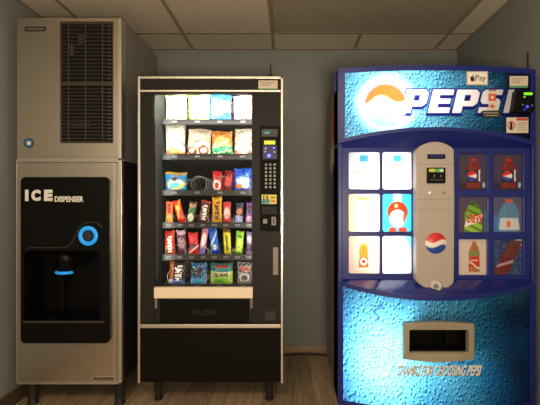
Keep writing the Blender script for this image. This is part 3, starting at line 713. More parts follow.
# row, px0, px1, pytop, kind, name, label, art, tilt(deg), lettering (text, material, u0,u1,v0,v1, vertical)
SN = [
 (0, 164.5, 186.5, 94.5, 'bag', 'crisp_bag', 'pale yellow crisp bag at the left end of the top shelf', A((232, 232, 120), ('e', .5, .5, .36, .30, W_), ('r', .1, .9, .05, .2, (240, 240, 190))), 0, None),
 (0, 187.5, 209.5, 94.5, 'bag', 'crisp_bag', 'cream and lime crisp bag on the top shelf, left of the bright blue bag', A((226, 230, 140), ('e', .5, .55, .40, .26, W_), ('r', -.1, .12, 0, 1, (150, 190, 60))), 0, None),
 (0, 209.5, 231.5, 94.5, 'bag', 'crisp_bag', 'bright blue snack bag with a white burst on the top shelf', A((10, 120, 215), ('b', .5, .55, .26, (215, 240, 250)), ('r', -.1, 1.1, .05, .16, (20, 60, 170)), ('s', 22, 17, (60, 190, 235), .55)), 1, None),
 (0, 233, 252.5, 95, 'bag', 'crisp_bag', 'white and pink crisp bag at the right end of the top shelf', A((243, 214, 200), ('r', -.1, .08, 0, 1, (205, 60, 80)), ('e', .5, .6, .36, .22, W_), ('s', 14, 22, (225, 120, 110), .72)), 0, None),
 (1, 164.5, 185, 123.5, 'bag', 'crisp_bag', 'tall white crisp bag with an orange base at the left of the second shelf', A((244, 240, 226), ('r', -.1, 1.1, -.1, .20, (226, 120, 60)), ('e', .5, .22, .4, .10, (240, 170, 100))), 0, None),
 (1, 187, 210.5, 129, 'bag', 'pretzel_bag', 'white bag with brown pretzels printed at its base, on the second shelf', A((243, 226, 205), ('e', .22, .22, .22, .17, (130, 60, 30)), ('e', .22, .22, .12, .08, (240, 220, 200)), ('e', .72, .25, .24, .18, (140, 66, 34)), ('e', .72, .25, .13, .09, (240, 220, 200)), ('e', .5, .7, .3, .12, W_)), 3, None),
 (1, 211, 232.5, 131, 'bag', 'crisp_bag', 'orange and green snack bag on the second shelf', A((238, 150, 60), ('r', -.1, 1.1, -.1, .42, (20, 150, 90)), ('e', .5, .62, .34, .16, (250, 226, 130)), ('s', 18, 15, (250, 210, 160), .6)), -2, None),
 (1, 234, 252.5, 128.5, 'bag', 'crisp_bag', 'white snack bag with red printed base at the right end of the second shelf', A((242, 232, 218), ('r', -.1, 1.1, .04, .26, (205, 80, 60)), ('e', .5, .2, .32, .08, (245, 225, 200)), ('s', 12, 14, (230, 150, 110), .7)), 2, None),
 (2, 164, 186.5, 172, 'bag', 'pastry_packet', 'wide blue and yellow pastry packet at the left of the third shelf', A((30, 140, 205), ('e', .5, .42, .42, .26, (228, 220, 190)), ('e', .5, .35, .25, .15, (70, 190, 220)), ('r', -.1, 1.1, .86, 1.1, (180, 140, 60)), ('d', .5, .05, (245, 220, 90), -.3), ('e', .45, .68, .16, .1, (60, 60, 80))), 0, None),
 (2, 211.8, 221.8, 171, 'bar', 'biscuit_packet', 'red packet with a white circle on the third shelf', A((205, 25, 35), ('e', .48, .36, .40, .24, W_), ('e', .48, .36, .22, .14, (210, 50, 50))), 0, None),
 (2, 222.6, 232.6, 171, 'bag', 'sweet_bag', 'dark red crumpled packet on the third shelf beside the blue biscuit bag', A((150, 20, 30), ('s', 9, 11, (90, 10, 16), .2), ('e', .5, .5, .3, .2, (205, 60, 60))), 8, None),
 (2, 233.4, 252.4, 168, 'bag', 'biscuit_bag', 'royal blue biscuit bag with orange print at the right of the third shelf', A((20, 70, 200), ('e', .5, .5, .40, .2, (150, 200, 240)), ('s', 16, 13, (60, 140, 235), .5), ('r', .12, .8, .2, .36, (240, 130, 50)), ('e', .65, .3, .2, .1, W_)), 0, ('MINI', 'white_print', .18, .8, .40, .58, False)),
 (3, 164.8, 172.6, 201.5, 'bar', 'chocolate_bar', 'orange wrapped bar at the left end of the fourth shelf', A((226, 110, 50), ('r', -.1, 1.1, .1, .45, (240, 170, 80)), ('r', .3, .7, .5, .9, (150, 50, 30))), 0, None),
 (3, 174.6, 182.6, 200.5, 'bar', 'chocolate_bar', 'tilted red and yellow bar on the fourth shelf', A((225, 60, 30), ('d', 1.2, .10, (250, 200, 40), .1), ('r', -.1, 1.1, 0, .2, (200, 20, 25)), ('r', .2, .8, .6, .8, (250, 170, 50))), -15, None),
 (3, 187, 195, 202, 'bar', 'chocolate_bar', 'brown, green and cream bar on the fourth shelf', A((90, 66, 40), ('e', .5, .3, .4, .18, (226, 220, 190)), ('r', -.1, 1.1, .5, .72, (60, 110, 60)), ('r', .1, .9, .76, .9, (180, 150, 100))), 10, None),
 (3, 199, 209, 201, 'bar', 'sweet_bag', 'dark brown sweet bag with white lettering on the fourth shelf', A((84, 40, 30), ('s', 12, 9, (150, 60, 50), .5), ('r', -.1, 1.1, .9, 1.1, (190, 60, 50))), 8, ("M&M's", 'white_print', .25, .75, .18, .82, True)),
 (3, 211.4, 221.6, 196.5, 'bar', 'chocolate_bar', 'tall golden yellow sweet bag on the fourth shelf, taller than its neighbours', A((226, 160, 30), ('r', -.1, 1.1, .0, .08, (160, 90, 20)), ('r', -.1, 1.1, .86, .92, (250, 210, 90))), 0, ("M&M's", 'brown_print', .25, .78, .18, .82, True)),
 (3, 222.6, 230.6, 202, 'bar', 'chocolate_bar', 'red and pale pink bar on the fourth shelf, right of the golden bag', A((205, 60, 60), ('e', .5, .5, .4, .25, (240, 190, 180)), ('r', -.1, 1.1, .0, .16, (180, 20, 40))), 0, None),
 (3, 235, 243, 203, 'bar', 'chocolate_bar', 'dark bar with a lilac and white base on the fourth shelf', A((60, 50, 70), ('r', -.1, 1.1, .05, .4, (170, 170, 215)), ('e', .5, .6, .4, .14, (170, 100, 70))), 4, None),
 (3, 245.6, 252.6, 202.5, 'bar', 'chocolate_bar', 'purple and pink bar at the right end of the fourth shelf', A((120, 80, 150), ('r', -.1, 1.1, .1, .4, (215, 160, 205)), ('r', .2, .8, .55, .85, (70, 40, 60))), 3, None),
 (4, 163.4, 174.4, 231, 'bar', 'sweet_bag', 'red-orange sweet bag with white lettering at the left of the fifth shelf', A((190, 52, 32), ('e', .2, .3, .16, .12, (230, 140, 70)), ('s', 10, 9, (150, 30, 22), .5)), -2, ("M&M's", 'white_print', .3, .75, .14, .8, True)),
 (4, 176, 186, 230.5, 'bar', 'chocolate_bar', 'purple and brown sweet bag on the fifth shelf', A((96, 40, 66), ('e', .5, .5, .4, .22, (150, 110, 120)), ('r', -.1, 1.1, .82, 1.1, (205, 170, 180)), ('s', 9, 12, (60, 26, 40), .4)), -5, None),
 (4, 188, 198, 233, 'bar', 'chocolate_bar', 'bright red bar with a white swoosh on the fifth shelf', A((205, 22, 26), ('e', .45, .42, .42, .12, (90, 20, 20)), ('d', .3, .035, W_, -.22)), -4, None),
 (4, 199.8, 206.2, 229, 'bar', 'chocolate_bar', 'slim pink and white bar on the fifth shelf', A((222, 140, 160), ('r', -.1, 1.1, .05, .3, (150, 120, 190)), ('e', .5, .6, .35, .25, (245, 220, 225))), 8, None),
 (4, 209.5, 218, 228.5, 'bar', 'chocolate_bar', 'tilted bright blue bar on the fifth shelf', A((20, 90, 205), ('d', .5, .06, (190, 225, 250), .1), ('r', -.1, 1.1, 0, .16, (20, 50, 150)), ('e', .5, .3, .25, .1, (235, 240, 250))), -9, None),
 (4, 222.8, 230.6, 229, 'bar', 'chocolate_bar', 'bright yellow bar with brown tip on the fifth shelf', A((232, 205, 30), ('r', -.1, 1.1, .86, 1.1, (130, 90, 30)), ('r', .35, .65, .2, .75, (90, 110, 30)), ('r', -.1, 1.1, -.1, .1, (120, 160, 40))), -3, None),
 (4, 235, 243.2, 231.5, 'bar', 'chocolate_bar', 'lime green bar on the fifth shelf', A((150, 200, 50), ('r', .3, .7, .2, .7, (240, 225, 80)), ('r', -.1, 1.1, .0, .14, (40, 110, 50)), ('e', .5, .8, .3, .08, (60, 140, 60))), 3, None),
 (4, 246, 252.4, 232, 'bar', 'chocolate_bar', 'lilac and grey bar at the right end of the fifth shelf', A((150, 130, 165), ('r', -.1, 1.1, .2, .5, (90, 70, 100)), ('e', .5, .7, .35, .14, (225, 215, 230))), 0, None),
 (5, 168, 185, 263, 'bag', 'sweet_bag', 'brown and blue sweet bag with white lettering at the left of the bottom shelf', A((60, 44, 60), ('r', -.1, .3, -.1, 1.1, (190, 110, 50)), ('r', -.1, 1.1, -.1, .22, (90, 120, 210)), ('e', .16, .12, .14, .1, W_)), 4, ("M&M's", 'white_print', .40, .82, .12, .9, True)),
 (5, 190, 206.4, 263.5, 'bag', 'sweet_bag', 'light blue and dark sweet bag on the bottom shelf', A((40, 110, 170), ('e', .4, .6, .4, .26, (30, 40, 60)), ('r', -.1, 1.1, -.1, .24, (80, 180, 235)), ('s', 15, 11, (170, 210, 230), .7)), 3, None),
 (5, 209.6, 232.6, 263.5, 'bag', 'sweet_bag', 'wide green and teal sweet bag on the bottom shelf', A((170, 205, 90), ('r', -.1, 1.1, .62, 1.1, (30, 120, 125)), ('r', .2, .8, .82, .92, (190, 40, 40)), ('r', .1, .9, .42, .6, (225, 220, 170)), ('e', .5, .2, .34, .12, (120, 190, 50))), 0, ('GUMMI', 'brown_print', .2, .8, .36, .56, False)),
 (5, 236.4, 252.4, 262.5, 'bag', 'sweet_bag', 'silver grey sweet bag with a red mark at the right of the bottom shelf', A((150, 142, 138), ('s', 13, 10, (70, 60, 60), .35), ('e', .5, .72, .3, .1, (190, 70, 60)), ('e', .5, .32, .34, .2, (205, 200, 196)), ('e', .5, .32, .22, .12, (90, 84, 84))), 0, None),
]
ZP = 2.452
for i, (ri, a, b_, yt, kind, nm, lb, art, tilt, tx) in enumerate(SN):
    Zf = ZP-.02
    w = WX(b_, Zf)-WX(a, Zf); h = max(.03, WZ(yt, Zf)-tray_z[ri]); t = .046 if kind == 'bag' else .024
    if ri == 2 and kind == 'bag': t = .04
    o, pos = wrap(kind, w, h, t, i, art, nm)
    o['label'] = lb; o['category'] = {'crisp_bag': 'crisp bag', 'pretzel_bag': 'pretzel bag', 'pastry_packet': 'pastry packet', 'biscuit_packet': 'biscuit packet', 'sweet_bag': 'sweet bag', 'biscuit_bag': 'biscuit bag', 'chocolate_bar': 'bar'}[nm]
    o['group'] = 'snacks on the '+ROW[ri]
    ang = math.radians(tilt)
    dz = abs(math.sin(ang))*w/2
    o.location = ((WX(a, Zf)+WX(b_, Zf))/2-math.sin(ang)*h/2*(1), ZP, tray_z[ri]+dz+.0005)
    o.rotation_euler = (0, ang, 0)
    if tx:
        s, mm, u0, u1, v0, v1, vert = tx
        def mp(u, v):
            if vert: uu, vv = u1-(u1-u0)*v, v0+(v1-v0)*u; uu = u0+(u1-u0)*(1-v)
            else: uu, vv = u0+(u1-u0)*u, v0+(v1-v0)*v
            p = pos(uu, vv, -1); return (p[0], p[1]-.0016, p[2])
        tb = text_bm(s, mp, .03, .0004)
        obj('lettering', tb, mm, None).parent = o

# lamp inside the door top of the snack machine
def area(name, loc, rot, sx_, sy_, power, col=(1, 1, 1), spread=None):
    l = bpy.data.lights.new(name, 'AREA'); l.shape = 'RECTANGLE'; l.size = sx_; l.size_y = sy_; l.energy = power; l.color = col
    if spread: l.spread = spread
    o = bpy.data.objects.new(name, l); COL.objects.link(o); o.location = loc; o.rotation_euler = rot
    return o

# ================================================================== PEPSI MACHINE
ZE = 1.98; XC_, HW = .738, .4905; ZPB = 2.54
def ZC(X, b): return ZE-b*(1-((X-XC_)/HW)**2)
def PC(px, py, b, off=0.0):
    Z = ZE-b/2
    for _ in range(8): Z = ZC(WX(px, Z), b)-off
    return P(px, py, Z)
BH, BL = .06, .09
pm = thing('drink_vending_machine', (XC_, 2.26, 0), 'large blue drinks vending machine with curved lit water-drop panels, by the right wall', 'vending machine')
XA, XB = XC_-HW, XC_+HW
ztop, zbot = 1.793, .145
ZD = 2.16
bm = bmesh.new(); bx(bm, XA+.004, XB-.004, ZD, ZPB, zbot, ztop-.03); obj('cabinet', bm, 'cab_side', pm)
# printed left side panel
def art_side(U, V):
    a = full(U, (112, 106, 100)); X = U; Y = V
    a = put(a, ell(X, Y, .95, .86, .55, .10, .2), (190, 90, 60)); a = put(a, ell(X, Y, .8, .76, .45, .07, .3), (190, 180, 168))
    a = put(a, ell(X, Y, .9, .66, .5, .09, .3), (45, 50, 84)); n = np.sin(X*9+4*np.sin(Y*23))*np.sin(Y*41+X*5)
    return put(a, sm(n-.75, .3)*.5, (120, 120, 118))
sheet_obj('side_panel', lambda u, v: (XA, ZPB-(ZPB-ZE-.02)*u, zbot+(ztop-.05-zbot)*v), art_side, 40, 160, 'navy_side', pm)

def band(bm, top, bot, x0, x1, b, back, n=40, off=0.0):
    """solid curved strip between two outlines, following the bulging front and reaching straight back"""
    R = []
    for i in range(n+1):
        px = x0+(x1-x0)*i/n
        a = PC(px, top(px), b, off); d = PC(px, bot(px), b, off)
        R.append([bm.verts.new(a), bm.verts.new(d), bm.verts.new((d[0], back, d[2])), bm.verts.new((a[0], back, a[2]))])
    for A_, B_ in zip(R, R[1:]):
        for k in range(4): bm.faces.new((A_[k], A_[(k+1) % 4], B_[(k+1) % 4], B_[k]))
    bm.faces.new(R[0][::-1]); bm.faces.new(R[-1])
def arc(xa, ya, xm, ym, xb, yb):
    co = np.polyfit([xa, xm, xb], [ya, ym, yb], 2)
    return lambda x: float(np.polyval(co, x))
x_l, x_r = 338.0, 535.6
h_top = arc(338, 68.6, 437, 65.2, 535.6, 69.2)
h_in_top = arc(345, 73, 437, 70.2, 530, 74)
h_in_bot = arc(345, 138, 437, 127, 530, 139.5)
h_bot = arc(338, 143.5, 437, 130.5, 535.6, 145.5)
l_top = arc(338, 281, 437, 296.4, 535.6, 282.5)
l_in_top = arc(343, 286.8, 437, 301, 530, 288)
l_in_bot = arc(343, 400.5, 437, 410, 530, 402)
l_bot = arc(338, 404.5, 437, 414.5, 535.6, 406)
# header frame
bm = bmesh.new()
band(bm, h_top, h_in_top, x_l, x_r, BH, ZD); band(bm, h_in_bot, h_bot, x_l, x_r, BH+.004, ZD)
band(bm, h_in_top, h_in_bot, x_l, 345, BH, ZD, 6); band(bm, h_in_top, h_in_bot, 530.4, x_r, BH, ZD, 6)
obj('header_frame', bm, 'navy', pm)
# side stiles of the door
bm = bmesh.new(); bx(bm, XA, XA+.022, ZE, ZD, WZ(404.5, ZE), WZ(144, ZE)); obj('door_stile', bm, 'navy', pm, bevel=.004)
bm = bmesh.new(); bx(bm, XB-.020, XB, ZE, ZD, WZ(406, ZE), WZ(145, ZE)); obj('door_stile', bm, 'navy', pm, bevel=.004)
# lower frame
bm = bmesh.new()
band(bm, l_top, l_in_top, x_l+.6, x_r-.6, BL+.004, ZD); band(bm, l_in_bot, l_bot, x_l+.6, x_r-.6, BL, ZD)
band(bm, l_in_top, l_in_bot, 338.6, 343.2, BL, ZD, 5); band(bm, l_in_top, l_in_bot, 529.8, 535, BL, ZD, 5)
obj('lower_frame', bm, 'navy', pm)

# --- header sign artwork
Pp = [[(0, 0), (0, 1), (.84, 1), (1, .86), (1, .42), (.84, .28), (.40, .28), (.40, 0)], [(.40, .52), (.40, .76), (.64, .76), (.64, .52)]]
Ee = [[(0, 0), (0, 1), (1, 1), (1, .76), (.40, .76), (.40, .62), (.94, .62), (.94, .39), (.40, .39), (.40, .24), (1, .24), (1, 0)]]
Ss = [[(0, 0), (0, .25), (.62, .25), (.62, .38), (.14, .38), (0, .50), (0, .88), (.14, 1), (1, 1), (1, .76), (.38, .76), (.38, .62), (.86, .62), (1, .50), (1, .12), (.86, 0)]]
Ii = [[(0, 0), (0, 1), (1, 1), (1, 0)]]
letters = [(Pp, 401.2, 429.6), (Ee, 427.4, 454.4), (Pp, 451.6, 480.6), (Ss, 477.2, 503.2), (Ii, 502.6, 514.2)]
SLY0, SLY1, SL = 113.0, 89.4, 5.6
def letter_px(loops, xa, xb):
    return [[(xa+(xb-xa-SL)*u+SL*v, SLY0+(SLY1-SLY0)*v) for u, v in lp] for lp in loops]
LP = [letter_px(l, a, b) for l, a, b in letters]
def art_header(U, V):
    X = 345+(530-345)*U
    top = np.polyval(np.polyfit([345, 437, 530], [73, 70.2, 74], 2), X); bot = np.polyval(np.polyfit([345, 437, 530], [138, 127, 139.5], 2), X)
    Y = bot+(top-bot)*V
    a = full(X, (88, 162, 188))
    a = put(a, sm(X-462, 60)*.85, (14, 66, 98)); a = put(a, sm(X-507, 10), (26, 28, 66))  # fade to the right puts the lamp's falloff into the film colour
    n = np.sin(X*.11+1.3*np.sin(Y*.16))*np.sin(Y*.21+X*.05)
    a = put(a, np.clip(n, 0, 1)*.35*(1-sm(X-500, 20)), (150, 214, 232))
    al = .9*np.ones(len(X))
    # halo around the globe and script
    r = np.hypot(X-385.5, Y-104.5)
    hal = np.clip(1-(r-22)/13, 0, 1); a = put(a, hal*.75, (190, 228, 238)); al *= 1-.8*hal
    # lettering
    for k, loops in enumerate(LP):
        xs = [p[0] for lp in loops for p in lp]
        near = (X > min(xs)-8) & (X < max(xs)+8) & (Y > 82) & (Y < 122)
        d = np.full(len(X), -1e9); d2 = d.copy()
        d[near] = poly_sd(X[near], Y[near], loops); d2[near] = poly_sd(X[near]+.5, Y[near]-1.8, [loops[0]])
        a = put(a, sm(np.maximum(poly_outer(d, loops, X, Y, near), d2)+1.3, .8), (22, 26, 96)); al *= 1-sm(d+1.5, 1)
        a = put(a, sm(d-.1, .6), (222, 212, 198))
    # globe
    g = r < 30
    rr = 1-r/21.5
    m_ = sm(rr, .05)
    wob = 105.5-7*np.sin((X-364)/43*math.pi*1.15+.1)+.10*(X-385)
    wob2 = wob+12
    a = put(a, m_, (236, 236, 236)); al *= 1-m_
    w1 = 101.5-4.5*np.sin((X-366)/40*2*math.pi-.6)-.12*(X-385)
    a = put(a, m_*sm(w1-1-Y, 5), (214, 74, 30))
    a = put(a, m_*sm(Y-(w1+16), 7)*.8, (70, 130, 190))
    a = put(a, sm(1.3-np.abs(r-21.3), 1.6)*.6, (84, 120, 190))
    return np.concatenate([a, al[:, None]], 1)
def poly_outer(d, loops, X, Y, near):
    e = np.full(len(X), -1e9); e[near] = poly_sd(X[near], Y[near], [loops[0]]); return np.maximum(d, np.where(e > 0, -5, e)) if len(loops) > 1 else d
def pos_header(u, v):
    px = 345+(530.4-345)*u; t = h_in_top(px); b = h_in_bot(px)
    rr = 1-((px-385.5)**2+(b+(t-b)*v-104.5)**2)/21.5**2
    return PC(px, b+(t-b)*v, BH, -.004+(.016*math.sqrt(rr) if rr > 0 else 0))
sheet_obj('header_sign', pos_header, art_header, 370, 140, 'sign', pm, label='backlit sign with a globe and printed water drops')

# --- lower droplet panel
def art_lower(U, V):
    X = 343+(530-343)*U; Y = 400-112*V
    a = full(X, (88, 166, 194))
    a = put(a, sm(X-450, 90)*.8, (24, 94, 120)); a = put(a, sm(X-498, 40)*.8, (10, 30, 58))  # right side darkened in the colour where the lamp light runs out
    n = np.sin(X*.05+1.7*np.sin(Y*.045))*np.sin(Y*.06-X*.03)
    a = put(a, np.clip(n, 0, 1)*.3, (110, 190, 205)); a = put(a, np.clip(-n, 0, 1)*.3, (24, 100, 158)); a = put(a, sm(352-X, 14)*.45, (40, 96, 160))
    sq = sm(1.0-np.abs(X-377+3*np.sin(Y*.5)+.22*(Y-305)), 1)*rec(X, Y, 370, 384, 296, 314, 1)
    a = put(a, sq*.9, (40, 60, 200))
    al = .9*np.ones(len(X))
    return np.concatenate([a, al[:, None]], 1)
port_o = rrect(404.2, 474.2, 324, 361, 2, 4)
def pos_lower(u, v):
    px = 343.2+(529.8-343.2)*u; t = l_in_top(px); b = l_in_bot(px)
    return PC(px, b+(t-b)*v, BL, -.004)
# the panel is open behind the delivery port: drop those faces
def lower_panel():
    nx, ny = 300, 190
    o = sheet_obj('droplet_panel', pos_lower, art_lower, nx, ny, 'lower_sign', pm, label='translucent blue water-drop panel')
    bm = bmesh.new(); bm.from_mesh(o.data)
    kill = []
    for f in bm.faces:
        cc = f.calc_center_median()+wloc(pm); px = VX+cc.x/cc.y*F; py = VY-(cc.z-CH)/cc.y*F
        if 408 < px < 470.5 and 328.5 < py < 357: kill.append(f)
    bmesh.ops.delete(bm, geom=kill, context='FACES'); bm.to_mesh(o.data); bm.free()
lower_panel()
# --- delivery port
def S(off=0.0): return lambda x, y: PC(x, y, BL, off)
def port_out(t):   # outline with gently bowed top and bottom
    x0, x1 = 403.6+t, 474.4-t
    top = [(x0+(x1-x0)*i/12, 324.0+t-1.6*math.sin(math.pi*i/12)) for i in range(13)]
    bot = [(x1-(x1-x0)*i/12, 359.4-t+3.0*math.sin(math.pi*i/12)) for i in range(13)]
    return top+bot
fm = plate_bm(port_out(0), [rrect(409.5, 468.8, 330, 355, 1.5, 3)], S(.022), .035)
pf = obj('delivery_port', fm, 'beige_port', pm, bevel=.003)
zp = PC(438, 340, BL)[1]
bm = bmesh.new()
x0, x1, z0, z1 = WX(409.5, zp-.01), WX(468.8, zp-.01), WZ(355, zp-.01), WZ(330, zp-.01)
for a in ((x0-.004, x0, zp-.004, zp+.13, z0, z1), (x1, x1+.004, zp-.004, zp+.13, z0, z1), (x0, x1, zp-.004, zp+.13, z1, z1+.004), (x0, x1, zp-.004, zp+.13, z0-.004, z0), (x0-.004, x1+.004, zp+.13, zp+.135, z0-.004, z1+.004)): bx(bm, *a)
obj('port_lining', bm, 'black_plastic', pf)
bm = bmesh.new(); bx(bm, x0, x1, zp-.012, zp+.010, z0, z0+.012); obj('port_lip', bm, 'beige_port', pf, bevel=.002)
bm = bmesh.new(); bx(bm, x0+.205, x0+.275, zp+.08, zp+.086, z0+.012, z0+.09); obj('port_flap', bm, 'black_plastic', pf)
text('lettering_shadow', 'THANKS FOR CHOOSING PEPSI', 397.4, 481.4, 365.5, 376.2, 0, 'navy_print', pm, bold=.035, slant=3.0, surf=S(-.001))
text('lettering', 'THANKS FOR CHOOSING PEPSI', 397, 481, 365.2, 375.8, 0, 'white_print', pm, bold=.03, slant=3.0, surf=S(.001))

# --- middle section: windows
ZM = 2.02
wl = [(348.8, 380.0), (382.8, 412.2)]; wly = [(152, 189.2), (194, 231.8), (236.2, 273.8)]
wr = [(459.0, 487.6), (493.8, 523.4)]; wry = [(153.6, 190.0), (196.6, 232.2), (239.4, 275.2)]
holes = [rrect(a, b, y0, y1, 2.0, 3) for a, b in wl for y0, y1 in wly]+[rrect(a, b, y0, y1, .8, 2) for a, b in wr for y0, y1 in wry]
plate('window_frame', [(341.5, 143), (534, 143), (534, 280.5), (341.5, 280.5)], holes, ZM-.020, .020, 'navy', pm, bevel=.003)
# overhang under the header and sloping ledge above the lower panel
def loft(name, ycurve, b, off, yline, Zl, m):
    bm = bmesh.new(); n = 40; rw = []
    for i in range(n+1):
        px = 339+(535-339)*i/n; a = Vector(PC(px, ycurve(px), b, off)); d = Vector(P(px+(px-VX)*0, yline, Zl)); d.x = a.x*(1) ; col_ = [a.lerp(d, t/4) for t in range(5)]
        rw.append([bm.verts.new(p) for p in col_])
    for A_, B_ in zip(rw, rw[1:]):
        for k in range(4): bm.faces.new((A_[k], A_[k+1], B_[k+1], B_[k]))
    return obj(name, bm, m, pm, smooth=True)
loft('header_underside', h_bot, BH, 0, 148.0, ZM-.019, 'navy_gloss')
loft('ledge', l_top, BL, 0, 278.6, ZM-.019, 'navy_gloss')

# window pictures
def bottle(a, X, Y, cx, y0, y1, hw, liquid, capc, labc=None, lab=(.30, .58), neck=.34, rot=0.0, w=.03):
    """X, Y in 0..1 window units; y0 bottom, y1 top of the bottle"""
    Xr = X-cx; Yr = (Y-y0)/(y1-y0)
    Xr = Xr-rot*(Yr-.5)
    prof = np.where(Yr < .62, hw*(1-.10*np.exp(-((Yr-.44)/.10)**2)), hw*(neck+(1-neck)*np.clip((.90-Yr)/.28, 0, 1)**.5))
    prof = np.where(Yr > .90, hw*neck*1.05, prof)
    ins = sm(np.minimum(prof-np.abs(Xr), np.minimum(Y-y0, y1-Y)), w)
    a = put(a, ins, liquid)
    a = put(a, ins*sm(.012-np.abs(Xr+hw*.45), .03)*.5, tuple(min(255, v+60) for v in liquid))
    a = put(a, ins*sm(Yr-.91, .03), capc)
    if labc is not None: a = put(a, ins*sm(np.minimum(Yr-lab[0], lab[1]-Yr), .03), labc)
    return a, Xr, Yr, ins
def cola(U, V, cap=(190, 40, 30)):
    a = full(U, (64, 54, 80)); a = put(a, rec(U, V, -.1, 1.1, .02, .20, .05), (38, 34, 60))
    a, X, Y, ins = bottle(a, U, V, .50, .05, .86, .25, (116, 36, 28), cap, (40, 28, 58), (.20, .60))
    m_ = ins*ell(X, Y, -.04, .42, .16, .16, .1); a = put(a, m_, (232, 226, 222)); a = put(a, m_*sm(Y-.46-.3*X, .04), (205, 38, 40)); a = put(a, m_*sm(.36-.25*X-Y, .04), (38, 60, 150))
    a = put(a, ins*rec(X, Y, .18, .24, .24, .62, .03), (225, 225, 230)); a = put(a, ell(U, V, .86, .14, .05, .08, .4), (150, 190, 200)); return a
def dew(U, V):
    a = full(U, (78, 66, 92)); a = put(a, rec(U, V, .9, 1.1, 0, .6, .1), (60, 130, 170))
    a, X, Y, ins = bottle(a, U, V, .50, -.10, .86, .30, (118, 160, 44), (70, 90, 40), (150, 190, 60), (.1, .62))
    a = put(a, ins*sm(np.sin(Y*30+X*12)-.5, .4)*.6, (34, 74, 30)); m_ = ins*sm(.09-np.abs(Y-.44-.35*X), .03); a = put(a, m_, (226, 224, 214)); return a
def sport(U, V):
    a = full(U, (82, 80, 118)); a = put(a, ell(U, V, .3, .2, .5, .3, .6), (66, 120, 180))
    a, X, Y, ins = bottle(a, U, V, .52, -.12, .92, .34, (84, 128, 160), (196, 88, 56), (196, 200, 204), (.18, .50))
    a = put(a, ins*ell(X, Y, -.02, .34, .06, .09, .3), (226, 96, 40)); return a
def juice(U, V):
    a = full(U, (206, 190, 182))
    a, X, Y, ins = bottle(a, U, V, .53, .10, .93, .19, (168, 104, 58), (160, 110, 74), (190, 54, 36), (.16, .50))
    a = put(a, ins*rec(X, Y, -.3, .3, .54, .68, .03), (120, 140, 84)); a = put(a, ins*sm(.03-np.abs(Y-.22+.1*np.sin(X*9)), .02), (230, 220, 200)); return put(a, ins*rec(X, Y, -.12, .12, .36, .4, .02), (240, 205, 190))
def splash(U, V):
    a = full(U, (44, 56, 98)); n = np.sin(U*15+3*np.sin(V*9))*np.sin(V*17+2*np.sin(U*8)); a = put(a, sm(n-.35, .5)*.7, (58, 96, 146)); a = put(a, ell(U, V, .88, .92, .2, .1, .4), (190, 190, 200))
    a, X, Y, ins = bottle(a, U, V, .48, .02, .95, .25, (96, 44, 38), (96, 54, 50), (104, 30, 38), (.14, .52), rot=.55, neck=.8)
    m_ = ins*sm(.05-np.abs(Y-.33-.3*X), .03); return put(a, m_*.8, (180, 170, 180))
def pale_note(U, V):
    a = full(U, (206, 204, 204)); a = put(a, rec(U, V, .36, .62, .73, .90, .03), (56, 140, 158)); a = put(a, rec(U, V, .30, .68, .67, .70, .02), (110, 150, 160))
    a = put(a, rec(U, V, .22, .36, .42, .47, .02), (140, 150, 90)); a = put(a, rec(U, V, .42, .58, .43, .45, .02), (190, 180, 150))
    a = put(a, rec(U, V, .50, .78, .22, .25, .02), (180, 170, 140)); return put(a, rec(U, V, .24, .40, .23, .25, .02), (180, 170, 140))
def pale_yellow(U, V):
    a = full(U, (214, 204, 180)); a = put(a, rec(U, V, .28, .72, .82, .92, .05), (196, 176, 90)); a = put(a, sm(.2-U, .3)*.6, (214, 186, 110)); return put(a, ell(U, V, .5, .42, .2, .32, .4)*.5, (226, 216, 150))
def teal_cap(U, V):
    a = full(U, (44, 140, 172)); a = put(a, rec(U, V, .37, .63, .76, 1.1, .05), (214, 214, 214))
    a = put(a, ell(U, V, .5, .52, .33, .28, .08), (112, 38, 14)); a = put(a, ell(U, V, .5, .36, .26, .22, .12), (214, 210, 206)); a = put(a, ell(U, V, .72, .38, .05, .14, .3), (170, 60, 40))
    a = put(a, rec(U, V, .22, .46, -.1, .13, .05), (150, 44, 24)); a = put(a, rec(U, V, .54, .80, -.1, .13, .05), (150, 44, 24)); return put(a, ell(U, V, .46, .68, .06, .05, .4), (196, 120, 90))
def orange_bottle(U, V):
    a = full(U, (206, 170, 150)); a, X, Y, ins = bottle(a, U, V, .48, .18, .80, .14, (176, 108, 30), (190, 140, 50), (180, 70, 30), (.02, .42), neck=.6)
    a = put(a, ell(U, V, .48, .33, .11, .10, .15), (226, 200, 180)); return put(a, ell(U, V, .48, .33, .06, .05, .3), (180, 44, 30))
def white_corner(U, V):
    a = full(U, (206, 210, 214)); return put(a, sm(U+V*.6-1.28, .25), (84, 160, 190))
lab_l = [('paper note with teal square', pale_note), ('paper note with teal square', pale_note), ('pale yellow drink picture', pale_yellow), ('teal picture of a red and white bottle', teal_cap), ('pale picture of a small orange bottle', orange_bottle), ('white drink picture', white_corner)]
k = 0
for (y0, y1) in wly:
    for (a, b) in wl:
        lb, fn = lab_l[k]; k += 1
        sheet_obj('selection_window', (lambda a, b, y0, y1: lambda u, v: P(a-.6+(b-a+1.2)*u, y1+.6-(y1-y0+1.2)*v, ZM-.003))(a, b, y0, y1), fn, 48, 58, 'window_film', pm, label='lit '+lb)
lab_r = [('cola bottle picture', cola), ('cola bottle picture', cola), ('green soda bottle picture', dew), ('blue sports drink bottle picture', sport), ('red and green labelled bottle picture on white', juice), ('tilted dark red bottle picture', splash)]
k = 0
